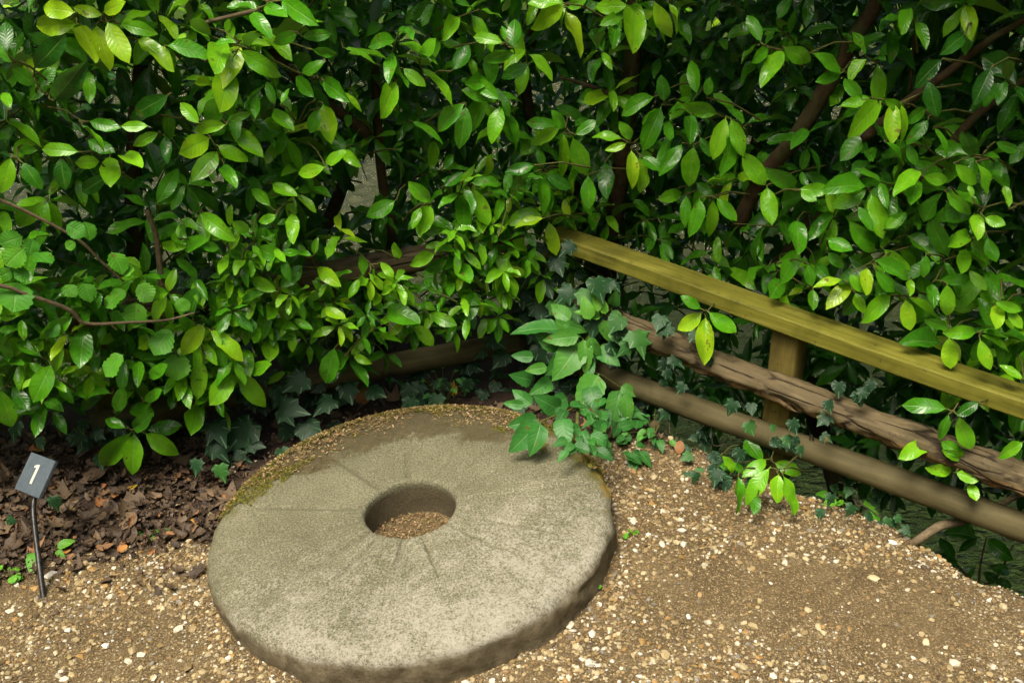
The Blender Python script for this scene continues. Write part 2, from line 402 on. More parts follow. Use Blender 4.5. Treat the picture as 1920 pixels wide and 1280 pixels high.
def lerp2(A, B, t, z, off=(0, 0)): return np.array([A[0] + (B[0] - A[0]) * t + off[0], A[1] + (B[1] - A[1]) * t + off[1], z])
fR = tag(empty('rail_fence', (CORNER[0], CORNER[1], 0)), 'three-rail wooden fence with algae-green top rail above the stream bank', 'fence')
o = place_rail('top_rail', rail_mesh('top_rail', lerp2(CORNER, FR_END, 0.05, 0.555), lerp2(CORNER, FR_END, 1, 0.482), rnd_rect(0.045, 0.025, 0.005, 1), M['algae_timber'], noise=0.02, seed=1, flat=True), fR)
o['label'] = 'squared top rail stained yellow-green with algae'
o = place_rail('middle_rail', rail_mesh('middle_rail', lerp2(CORNER, FR_END, 0.03, 0.350, -nR * 0.035), lerp2(CORNER, FR_END, 1, 0.290, -nR * 0.035), circ(0.046, 24, 0.92), M['log_bark'], n=190, noise=0.20, seed=2, mat2=M['log_rot'], rot_lo=0.34), fR)
o['label'] = 'cracked brown log rail with flaking rotten underside'
o = place_rail('bottom_rail', rail_mesh('bottom_rail', lerp2(CORNER, FR_END, 0.02, 0.140, -nR * 0.03), lerp2(CORNER, FR_END, 1, 0.168, -nR * 0.03), circ(0.038, 20), M['pole'], noise=0.09, seed=3, sag=0.0), fR)
o['label'] = 'round grey-brown bottom rail close to the ground'
def post(parent, xy, z0, z1, half, rot, seed):
    sec = rnd_rect(half, half * 0.9, 0.008, 2); k = len(sec); n = 14; V = []
    for i in range(n):
        t = i / (n - 1); d = 1 + 0.03 * (vnoise(np.arange(k) * 0.7, np.full(k, i * 0.5), 1, seed) - 0.5)
        V.append(np.stack([sec[:, 0] * d, sec[:, 1] * d, np.full(k, (z1 - z0) * t)], -1))
    V = np.vstack(V); F = grid_faces(n, k, True)
    V = np.vstack([V, [[0, 0, z1 - z0]]]); a = np.arange(0, k, 2)
    F = np.vstack([F, np.stack([np.full(len(a), len(V) - 1), (n - 1) * k + a, (n - 1) * k + (a + 1) % k, (n - 1) * k + (a + 2) % k], -1)])
    o = link('post', mesh_np('post', V, F, M['post']), parent, (xy[0] - parent.location[0], xy[1] - parent.location[1], z0)); o.rotation_euler[2] = rot
    return o
rotR = math.atan2(FR_END[1] - CORNER[1], FR_END[0] - CORNER[0])
tR = lambda t, d=0.0: CORNER + (FR_END - CORNER) * t + nR * d
post(fR, tR(0.458, 0.035), -0.5, 0.49, 0.042, rotR, 1); post(fR, tR(0.84, 0.04), -0.5, 0.45, 0.042, rotR, 2); post(fR, tR(0.0, 0.06), -0.4, 0.47, 0.045, rotR, 3)
fL = tag(empty('log_fence', (FL_END[0], FL_END[1], 0)), 'brown two-rail log fence mostly buried in the laurel behind the millstone', 'fence')
o = place_rail('top_rail', rail_mesh('top_rail', lerp2(FL_END, CORNER, 0, 0.51), lerp2(FL_END, CORNER, 0.97, 0.51), rnd_rect(0.045, 0.035, 0.02), M['log_bark'], noise=0.06, seed=5), fL)
o = place_rail('bottom_rail', rail_mesh('bottom_rail', lerp2(FL_END, CORNER, 0, 0.155, -nL * 0.02), lerp2(FL_END, CORNER, 0.97, 0.155, -nL * 0.02), circ(0.040, 20), M['pole'], noise=0.08, seed=6), fL)
rotL = math.atan2(CORNER[1] - FL_END[1], CORNER[0] - FL_END[0])
for i, t in enumerate((0.04, 0.52)):
    q = FL_END + (CORNER - FL_END) * t + nL * 0.07; post(fL, q, -0.3, 0.56, 0.042, rotL, 7 + i)

# ------------------------------------------------------------------ millstone
ST_C = Vector((-0.287, 2.258, 0.12)); ST_TILT = R(-5.0); ST_R = 0.552; HO_R = 0.125
FURROWS = [(171, 0.13, 0.52, .8), (131, .14, .42, 1), (95, .14, .34, .8), (5, .13, .52, .8), (-40, .125, .36, 1.2), (-22, .18, .50, .9), (-94, .125, .30, .8),
           (-122, .15, .40, .8), (-138, .125, .50, .9), (-72, .16, .36, .9), (-165, .13, .54, .6), (30, .14, .45, .5), (65, .14, .4, .5)]
def build_millstone():
    nth = 480; prof = []
    for z in np.linspace(-0.17, -0.045, 9): prof.append((ST_R, z, 0))
    for a in np.linspace(0, 90, 7)[1:]: prof.append((ST_R - 0.036 + 0.036 * math.cos(R(a)), -0.036 + 0.036 * math.sin(R(a)), 1))
    for r in np.linspace(ST_R - 0.045, HO_R + 0.018, 46): prof.append((r, 0, 2))
    for a in np.linspace(0, 90, 5)[1:]: prof.append((HO_R + 0.014 - 0.014 * math.sin(R(a)), -0.014 + 0.014 * math.cos(R(a)), 3))
    for z in np.linspace(-0.03, -0.16, 9): prof.append((HO_R, z, 4))
    th = np.arange(nth) / nth * 2 * math.pi; V = []; FU = []
    for r0, z0, kind in prof:
        cx, sy = np.cos(th), np.sin(th)
        r = np.full(nth, r0); z = np.full(nth, z0)
        edge = smooth(0.30, 0.55, r)
        r = r * (1 + edge * 0.030 * (fbm(cx * 1.3 + 5, sy * 1.3 + 5, 1.0, 3) - 0.5) + edge * 0.020 * (fbm(cx * 8, sy * 8 + z0 * 4, 1.0, 4) - 0.5))
        if kind in (0, 1): r = r + (0.016 * (fbm(cx * 9 + 3, sy * 9 + z0 * 30, 1, 8) - 0.5) + 0.008 * (fbm(cx * 30, sy * 30 + z0 * 70, 1, 9) - 0.5)) * (1 if kind == 0 else 0.6)
        if kind == 4: r = r + 0.007 * (fbm(th * 2, np.full(nth, z0 * 60), 1, 6) - 0.5)
        x, y = r * cx, r * sy; fur = np.zeros(nth)
        if kind >= 1 and kind <= 3:
            z = z + 0.008 * (fbm(x, y, 4, 11) - 0.5) + 0.0035 * (fbm(x, y, 30, 12) - 0.5)
            z = z - 0.009 * edge * smooth(0.5, 0.8, fbm(x, y, 7, 13)) - 0.006 * smooth(0.44, ST_R, r)
            for deg, ra, rb, amt in FURROWS:
                u = x * math.cos(R(deg)) + y * math.sin(R(deg)); v = -x * math.sin(R(deg)) + y * math.cos(R(deg))
                m = smooth(ra - 0.02, ra + 0.02, u) * smooth(rb, rb - 0.10, u)
                prof_v = np.where(v > 0, smooth(0.022, 0.0, v), smooth(-0.004, 0.0, v))
                z = z - 0.0085 * amt * m * prof_v
                fur = np.maximum(fur, m * amt * np.exp(-((v - 0.002) / 0.0055) ** 2))
            # broken shoulder at the back right
            z = z - 0.018 * np.exp(-((np.degrees(th) - 14) / 11) ** 2) * smooth(0.47, 0.55, r)
        V.append(np.stack([x, y, z], -1)); FU.append(fur)
    V = np.vstack(V); F = grid_faces(len(prof), nth, True)
    b = NT('weathered_millstone')
    tc = b.n('TexCoord').outputs['Object']; s = b.n('SeparateXYZ'); b.set(s.inputs[0], tc); x, y, z = s.outputs
    r = b.math('SQRT', b.math('ADD', b.math('MULTIPLY', x, x), b.math('MULTIPLY', y, y)))
    nb = b.noise(5, 5, tc, 0.6); nm = b.noise(26, 5, tc, 0.65); nf = b.noise(210, 4, tc, 0.75); ng = b.noise(110, 4, tc, 0.7)
    col = b.ramp(nb, [(0.3, (0.130, 0.127, 0.080)), (0.55, (0.170, 0.165, 0.108)), (0.75, (0.210, 0.201, 0.137))])
    col = b.mix(b.math('MULTIPLY', b.smooth(nf, 0.40, 0.62), 1.0), b.mix(1.0, col, (0.60, 0.60, 0.55, 1), 'MULTIPLY'), b.mix(1.0, col, (1.38, 1.36, 1.32, 1), 'MULTIPLY'))
    # pale lichen, mostly on the front and right of the face
    lw = b.math('ADD', b.math('MULTIPLY', y, -0.30), b.math('MULTIPLY', x, 0.10))
    lm = b.smooth(b.math('ADD', b.math('ADD', b.math('MULTIPLY', nm, 0.30), b.math('ADD', b.math('MULTIPLY', ng, 0.5), b.math('MULTIPLY', nf, 0.4))), b.math('ADD', lw, b.math('MULTIPLY', nb, 0.25))), 0.72, 0.98)
    col = b.mix(b.math('MULTIPLY', lm, 0.8), col, (0.38, 0.36, 0.295, 1))
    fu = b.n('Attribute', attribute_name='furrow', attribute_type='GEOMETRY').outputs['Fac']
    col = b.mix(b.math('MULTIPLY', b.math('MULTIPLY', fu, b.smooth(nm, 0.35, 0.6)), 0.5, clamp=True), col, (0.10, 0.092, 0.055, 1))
    # earth staining on the flank, with its side shade put into the colour
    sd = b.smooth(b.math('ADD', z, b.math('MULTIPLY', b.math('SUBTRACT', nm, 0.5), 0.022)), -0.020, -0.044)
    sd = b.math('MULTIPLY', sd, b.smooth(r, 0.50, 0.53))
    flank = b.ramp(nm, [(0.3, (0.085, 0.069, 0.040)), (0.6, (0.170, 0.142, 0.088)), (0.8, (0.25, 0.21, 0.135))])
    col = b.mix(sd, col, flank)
    # damp dirt crescent at the back
    ang = b.math('ARCTAN2', y, x)
    e = b.math('ADD', b.math('MULTIPLY', b.math('SUBTRACT', b.noise(7, 5, tc, 0.6), 0.5), 0.42), b.math('MULTIPLY', b.math('SUBTRACT', nm, 0.5), 0.10))
    w0 = b.math('MULTIPLY', b.smooth(ang, 0.15, 1.1), b.smooth(ang, 3.15, 2.3))              # crescent fades at both ends
    edge = b.math('SUBTRACT', 0.60, b.math('MULTIPLY', w0, 0.25))
    dd = b.math('SUBTRACT', b.math('ADD', r, e), edge)
    dm = b.math('MULTIPLY', b.smooth(b.math('ADD', dd, b.math('MULTIPLY', b.math('SUBTRACT', ng, 0.5), 0.10)), -0.035, 0.03), b.math('ADD', 0.78, b.math('MULTIPLY', nm, 0.45)), clamp=True)
    dm = b.math('MULTIPLY', dm, b.smooth(y, -0.02, 0.05))
    dirt = b.ramp(b.math('ADD', b.math('MULTIPLY', nm, 0.5), b.math('MULTIPLY', nf, 0.5)), [(0.35, (0.045, 0.038, 0.018)), (0.55, (0.085, 0.070, 0.034)), (0.7, (0.16, 0.125, 0.06))])
    col = b.mix(b.math('MULTIPLY', dm, 0.92), col, dirt)
    ms = b.math('MULTIPLY', b.smooth(b.math('ADD', r, b.math('MULTIPLY', b.math('SUBTRACT', b.noise(12, 4, tc), 0.5), 0.30)), 0.49, 0.545), b.smooth(y, -0.02, 0.12))
    moss = b.ramp(nf, [(0.3, (0.045, 0.048, 0.008)), (0.6, (0.13, 0.115, 0.014)), (0.8, (0.24, 0.18, 0.02))])
    col = b.mix(b.math('MULTIPLY', ms, 0.85), col, moss)
    yl = b.math('MULTIPLY', b.smooth(b.noise(15, 4, tc), 0.50, 0.60), b.math('MULTIPLY', b.smooth(r, 0.50, 0.53), b.math('MULTIPLY', b.smooth(x, 0.40, 0.5), b.smooth(y, -0.12, 0.02))))
    col = b.mix(b.math('MULTIPLY', yl, 0.7), col, (0.26, 0.17, 0.03, 1))
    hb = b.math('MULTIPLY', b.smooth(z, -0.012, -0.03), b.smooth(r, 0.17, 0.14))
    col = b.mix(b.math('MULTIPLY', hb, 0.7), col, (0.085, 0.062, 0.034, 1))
    h = b.math('ADD', b.math('MULTIPLY', nf, 0.35), b.math('ADD', b.math('MULTIPLY', ng, 0.6), b.math('MULTIPLY', nm, 0.5)))
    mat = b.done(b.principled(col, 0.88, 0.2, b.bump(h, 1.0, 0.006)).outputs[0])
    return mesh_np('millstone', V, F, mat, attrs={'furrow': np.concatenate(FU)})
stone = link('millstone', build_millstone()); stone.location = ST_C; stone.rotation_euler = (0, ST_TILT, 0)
tag(stone, 'big round sandstone millstone with centre hole, lying flat on the gravel', 'millstone')
SM = Matrix.Translation(ST_C) @ Matrix.Rotation(ST_TILT, 4, 'Y'); SMn = np.array(SM)
def stone_pt(x, y, z=0.0): return (SMn @ np.array([x, y, z, 1.0]))[:3]
def in_stone(x, y, pad=0.0): return np.hypot(x - ST_C[0], y - ST_C[1]) < ST_R + pad

# ------------------------------------------------------------------ number plate on a stake
_sx = at_z(82, 1122, 0.0)
sign = tag(empty('marker_sign', tuple(_sx)), 'small grey slate plate reading 1 on a bent black stake', 'sign')
def sub(p): return np.asarray(p, float) - _sx
def black_metal():
    b = NT('black_painted_iron'); n = b.noise(90, 4, b.n('TexCoord').outputs['Object'])
    return b.done(b.principled(b.ramp(n, [(0.35, (0.006, 0.006, 0.007)), (0.75, (0.035, 0.033, 0.03))]), 0.4, 0.5, b.bump(n, 0.4, 0.002)).outputs[0])
def slate_mat():
    b = NT('slate_plate'); tc = b.n('TexCoord').outputs['Object']; n = b.noise(60, 5, tc); n2 = b.noise(500, 2, tc)
    c = b.ramp(b.math('ADD', b.math('MULTIPLY', n, 0.6), b.math('MULTIPLY', n2, 0.4)), [(0.35, (0.060, 0.080, 0.098)), (0.7, (0.105, 0.130, 0.150))])
    return b.done(b.principled(c, 0.45, 0.45, b.bump(n2, 0.3, 0.0006)).outputs[0])
def digit_mat():
    b = NT('cream_paint'); n = b.noise(120, 3, b.n('TexCoord').outputs['Object'])
    return b.done(b.principled(b.ramp(n, [(0.3, (0.56, 0.57, 0.42)), (0.7, (0.70, 0.70, 0.55))]), 0.6, 0.3).outputs[0])
_dep = pix(_sx)[2] + 0.09
stk = [_sx + (_sx - at_depth(69, 1020, pix(_sx)[2] + 0.045)) * 0.5, _sx, at_depth(76, 1075, pix(_sx)[2] + 0.02), at_depth(69, 1020, pix(_sx)[2] + 0.045), at_depth(63, 965, pix(_sx)[2] + 0.07), at_depth(64, 938, _dep), at_depth(70, 905, _dep + 0.012)]
V, F = tube([sub(q) for q in stk], [0.0072, 0.0075, 0.0078, 0.0074, 0.0072, 0.0070, 0.0070], 10, sub=5, noise=0.12)
link('stake', mesh_np('stake', V, F, black_metal()), sign)
_px = _dep / CAM_F
Wv = (RT * 62 - UP * 13 - FW * 36) * _px; Hv = (RT * 24 + UP * 67 + FW * 17) * _px; Nv = nrm(np.cross(Wv, Hv))
if Nv @ FW > 0: Nv = -Nv
pc = at_depth(72, 892, _dep) + Nv * 0.008
def box_from(c, W, H, N, t, bev=0.0):
    V = []
    for n_, s in ((-t / 2, 1.0), (t / 2 - bev, 1.0), (t / 2, 1.0 - bev * 2 / np.linalg.norm(W))):
        for a, b_ in ((-.5, -.5), (.5, -.5), (.5, .5), (-.5, .5)): V.append(c + W * a * s + H * b_ * s + N * n_)
    F = [[3, 2, 1, 0], [8, 9, 10, 11]]
    for k in (0, 4):
        for j in range(4): F.append([k + j, k + (j + 1) % 4, k + 4 + (j + 1) % 4, k + 4 + j])
    return np.array(V), np.array(F)
V, F = box_from(sub(pc), Wv, Hv, Nv, 0.010, 0.0016)
plate = link('plate', mesh_np('plate', V, F, slate_mat(), flat=True), sign)
one = np.array([(-.045, -.28), (.042, -.28), (.042, .27), (-.03, .27), (-.14, .215), (-.14, .155), (-.045, .18)])
poly = [sub(pc) + Wv * (a + 0.01) * 0.95 + Hv * (b_ * 0.92 + 0.02) + Nv * 0.0050 for a, b_ in one]
V = np.array(poly + [p + Nv * 0.0012 for p in poly]); n1 = len(one)
me = bpy.data.meshes.new('numeral'); me.from_pydata([tuple(v) for v in V], [], [tuple(range(n1, 2 * n1))] + [(j, (j + 1) % n1, n1 + (j + 1) % n1, n1 + j) for j in range(n1)])
me.materials.append(digit_mat()); o = link('numeral', me, plate); o['label'] = 'cream painted figure 1'

# ------------------------------------------------------------------ leaf shapes (unit length along +Y, unit width along X, upper side +Z)
def blade(ts, hw, cols, droop, fold, wave, seed, teeth=0.0, twist=0.0):
    rs = np.random.default_rng(seed); ts = np.array(ts); hw = np.array(hw); V = []; UV = []
    p1, p2 = rs.random(2) * 6
    for i, (t, w_) in enumerate(zip(ts, hw)):
        for c in cols:
            x = c * w_ * (1 + (teeth if (i % 2 and abs(c) > 0.9) else 0))
            z = -droop * t * t + fold * abs(c) * w_ + wave * math.sin(t * 9 + p1 + (2 if c > 0 else 0)) * abs(c) ** 1.5 * w_ * 2
            z += twist * x * t
            y = t - 0.25 * droop * droop * t ** 3
            V.append((x + 0.03 * math.sin(t * 3 + p2) * t, y, z)); UV.append((0.5 + 0.5 * c, t))
    return np.array(V), grid_faces(len(ts), len(cols)), np.array(UV)
C5 = (-1, -0.5, 0, 0.5, 1)
VAR = {'far': [], 'laurel': [], 'elder': [], 'hazel': [], 'ivy': [], 'dead': []}
LT = [0, .08, .16, .27, .39, .52, .65, .77, .885, .95, 1]
for s in range(12):
    rs = np.random.default_rng(100 + s)
    VAR['laurel'].append(blade(LT, np.array([.020, .040, .20, .365, .465, .50, .485, .415, .27, .12, .006]) * (1 + 0.03 * rs.standard_normal(11)), (-1, 0, 1),
                               rs.uniform(0.06, 0.50), rs.uniform(0.08, 0.34), rs.uniform(0.03, 0.09), s, twist=rs.uniform(-.5, .5)))
def inner_leaf_material():
    b = NT('inner_laurel_leaf')
    tone = b.n('Attribute', attribute_name='tone', attribute_type='GEOMETRY').outputs['Fac']
    col = b.ramp(tone, LAUREL_STOPS)
    g = b.n('NewGeometry').outputs['Backfacing']
    col = b.mix(b.math('MULTIPLY', g, 0.65), col, (0.11, 0.17, 0.03, 1))
    p = b.principled(col, 0.3, 0.45); t = b.n('BsdfTranslucent'); b.set(t.inputs[0], b.mix(0.5, col, (0.13, 0.42, 0.02, 1)))
    mx = b.n('MixShader'); mx.inputs[0].default_value = 0.30
    b.t.links.new(p.outputs[0], mx.inputs[1]); b.t.links.new(t.outputs[0], mx.inputs[2])
    return b.done(mx.outputs[0])
M['far'] = inner_leaf_material()
for s in range(6): VAR['far'].append(blade([0, .16, .45, .75, 1], [.03, .2, .49, .43, .02], (-1, 0, 1), 0.08 + 0.05 * s, 0.06 + 0.04 * s, 0.04, 150 + s))
te = np.linspace(0.06, 1, 13)
for s in range(5):
    rs = np.random.default_rng(200 + s)
    prof = np.sin(np.pi * np.clip(te, 0, 1) ** 0.72) ** 0.85 * 0.5; prof[0] = 0.03; prof[-1] = 0.006
    VAR['elder'].append(blade(np.r_[0, te], np.r_[0.02, prof], (-1, 0, 1), rs.uniform(0.1, 0.4), rs.uniform(0.08, 0.25), 0.03, 20 + s, teeth=0.09))
th_ = np.array([.05, .1, .17, .25, .33, .42, .5, .58, .66, .74, .81, .87, .92, 1.0])
for s in range(5):
    rs = np.random.default_rng(300 + s)
    prof = np.interp(th_, [.05, .1, .25, .5, .7, .85, .92, 1], [.03, .2, .42, .5, .49, .36, .18, .01])
    VAR['hazel'].append(blade(np.r_[0, th_], np.r_[0.02, prof], (-1, 0, 1), rs.uniform(0.05, 0.35), rs.uniform(0.0, 0.15), 0.06, 40 + s, teeth=0.17))
def star_leaf(pts, seed, cup, rough=0.0, cy0=0.40, palm=False):
    """leaf from an outline (x,y) fanned about a centre; centre ring for relief"""
    rs = np.random.default_rng(seed); P = np.array(pts) * (1 + rough * rs.standard_normal((len(pts), 1)))
    c = np.array([0, cy0]); n = len(P); V = [(0, c[1], cup * 0.0)]; UV = [(0.5, 0.4)]
    for f in (0.55, 1.0):
        for j, q in enumerate(P):
            d = c + (q - c) * f; rr = np.linalg.norm(d - c)
            V.append((d[0], d[1], -cup * rr * rr + 0.04 * rs.standard_normal() * f)); UV.append((0.5 + d[0], d[1]) if not palm else (0.5 if j % 2 else 1.0, f))
    F = [[0, 1 + j, 1 + (j + 1) % n, 1 + (j + 1) % n] for j in range(n)]
    q = [[1 + j, 1 + n + j, 1 + n + (j + 1) % n, 1 + (j + 1) % n] for j in range(n)]
    # inner fan as quads joining pairs
    fan = [[0, 1 + j, 1 + (j + 1) % n, 1 + (j + 2) % n] for j in range(0, n - 1, 2)]
    if palm: UV[0] = (1.0, 0.0)
    return np.array(V), np.array(fan + q)[:, ::-1], np.array(UV)
IVY = [(0, .04), (-.20, -.06), (-.34, .02), (-.52, .15), (-.40, .32), (-.45, .57), (-.24, .62), (0, 1.0), (.24, .62), (.45, .57), (.40, .32), (.52, .15), (.34, .02), (.20, -.06)]
IVY2 = [(0, .04), (-.22, -.05), (-.36, .06), (-.46, .22), (-.41, .36), (-.37, .52), (-.25, .66), (0, 1.0), (.25, .66), (.37, .52), (.41, .36), (.46, .22), (.36, .06), (.22, -.05)]
for s in range(6): VAR['ivy'].append(star_leaf(IVY if s % 3 else IVY2, 400 + s, random.uniform(0.1, 0.5), 0.04, 0.14, True))
DEAD = [(0, 0), (-.28, .05), (-.50, .22), (-.33, .36), (-.55, .58), (-.27, .60), (-.22, .80), (0, 1.0), (.2, .78), (.30, .58), (.55, .55), (.34, .38), (.50, .20), (.25, .06)]
for s in range(6): VAR['dead'].append(star_leaf(DEAD, 500 + s, random.uniform(-0.9, 0.9), 0.12))
OVAL = [(0, 0), (-.12, .08), (-.24, .25), (-.28, .45), (-.25, .65), (-.15, .85), (-.05, .96), (0, 1.0), (.06, .95), (.16, .83), (.25, .65), (.28, .45), (.23, .22), (.11, .07)]
for s in range(3): VAR['dead'].append(star_leaf(OVAL, 520 + s, random.uniform(-0.6, 1.2), 0.05))
LEAF_ME = {k: [mesh_np(k + '_leaf', v[0], v[1], M[k], uv=v[2]) for v in vs_] for k, vs_ in VAR.items()}

def frame(y, zhint):
    y = nrm(y); z = np.asarray(zhint, float); z = z - y * (z @ y)
    if np.linalg.norm(z) < 1e-4: z = np.array([0.3, 0.2, 1.0]); z = z - y * (z @ y)
    z = nrm(z); return np.cross(y, z), y, z
class Leaf:
    __slots__ = ('p', 'x', 'y', 'z', 'w', 'L', 'kind', 'var', 'tone', 'pri')
    def __init__(s, p, y, zh, w_, L, kind, tone, pri, var=None):
        s.p = np.asarray(p, float); s.x, s.y, s.z = frame(y, zh); s.w = w_; s.L = L; s.kind = kind; s.tone = tone; s.pri = pri
        s.var = random.randrange(len(VAR[kind])) if var is None else var
def leaf_object(name, lf, parent=None):
    me = LEAF_ME[lf.kind][lf.var]
    o = link(name, me, parent)
    m = Matrix(((lf.x[0], lf.y[0], lf.z[0]), (lf.x[1], lf.y[1], lf.z[1]), (lf.x[2], lf.y[2], lf.z[2])))
    o.rotation_euler = m.to_euler(); o.scale = (lf.w, lf.L, lf.L)
    o.location = Vector(lf.p) - (parent.location if parent is not None else Vector((0, 0, 0)))
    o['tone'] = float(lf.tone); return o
def leaf_mass(name, leaves, parent, kind=None):
    """many leaves joined into one mesh (for those past the count limit)"""
    groups = {}
    Vs, Fs, UVs, Ts = [], [], [], []; n0 = 0
    off = np.array(parent.location) if parent is not None else np.zeros(3)
    for lf in leaves:
        V, F, UV = VAR[lf.kind][lf.var]
        W = lf.p - off + np.outer(V[:, 0] * lf.w, lf.x) + np.outer(V[:, 1] * lf.L, lf.y) + np.outer(V[:, 2] * lf.L, lf.z)
        Vs.append(W); Fs.append(F + n0); UVs.append(UV); Ts.append(np.full(len(V), lf.tone)); n0 += len(V)
    me = mesh_np(name, np.vstack(Vs), np.vstack(Fs), M[leaves[0].kind], uv=np.vstack(UVs), attrs={'tone': np.concatenate(Ts)})
    o = link(name, me, parent); o['kind'] = 'stuff'; return o

# ------------------------------------------------------------------ hedge surface
HL_A, HL_B = np.array([-2.0, 2.18]), np.array([0.0, 2.95]); HR_A, HR_B = np.array([0.35, 2.95]), np.array([1.5, 1.95])
hnL = nrm([-(HL_B - HL_A)[1], (HL_B - HL_A)[0]]); hnR = nrm([-(HR_B - HR_A)[1], (HR_B - HR_A)[0]])
hnL = hnL if hnL[1] > 0 else -hnL; hnR = hnR if hnR[1] > 0 else -hnR
def hedge_depth(u, v):
    d = ray(u, v); best = 9e9
    for n_, q in ((hnL, HL_B), (hnR, HR_A)):
        # dot(p-q,n) + 0.12*(z-0.6) = 0
        a = d[0] * n_[0] + d[1] * n_[1] + 0.12 * d[2]
        c = (EYE[0] - q[0]) * n_[0] + (EYE[1] - q[1]) * n_[1] + 0.12 * (CAM_H - 0.6)
        t = -c / a if abs(a) > 1e-6 else -1
        if t > 0.3: best = min(best, t)
    return best if best < 20 else 3.2
def rail_v(u): return 440 + (u - 1065) * 0.381      # upper edge of the green top rail in the photo

LEAVES = []
def hero(bx, by, tx, ty, wpx, tone, off=None, kind='laurel', out=None, ratio=0.37, rmax=0.50):
    mu, mv = (bx + tx) / 2, (by + ty) / 2
    D = hedge_depth(mu, mv)
    if off is None:
        off = random.uniform(0.0, 0.10)
        if mu > 1040:
            off = 0.16 if max(by, ty) > rail_v(mu) + 4 else random.uniform(-0.04, 0.08)
    D -= off
    for q_ in ((bx, by), (tx, ty)):
        if kind == 'laurel' and q_[1] > 640 and not (q_[0] > 1735 and q_[1] > 975): D = min(D, pix(at_z(q_[0], q_[1], 0.09))[2])
    L2 = math.hypot(tx - bx, ty - by) * D / CAM_F; w3 = wpx * D / CAM_F * (0.92 if kind == 'laurel' else 1)
    if w3 > rmax * L2:
        Lr = w3 / (rmax * 0.92); dd = -math.sqrt(max(0, Lr * Lr - L2 * L2)); dd = max(dd, -0.07)
    else:
        dd = random.uniform(-0.35, 0.12) * L2
    b_ = at_depth(bx, by, D - dd * 0.4); t_ = at_depth(tx, ty, D + dd * 0.6)
    y = t_ - b_; L = np.linalg.norm(y); wr = max(w3, ratio * L)
    x, yy, z = frame(y, EYE - (b_ + t_) / 2)
    roll = math.acos(min(1, w3 / wr)); z1 = z * math.cos(roll) + x * math.sin(roll); z2 = z * math.cos(roll) - x * math.sin(roll)
    zz = z1 if z1[2] > z2[2] else z2
    zz = zz + rng.normal(0, 0.08, 3)
    lf = Leaf(b_, y, zz, wr, L * 1.03, kind, tone, 10.0)
    (LEAVES if out is None else out).append(lf); return lf

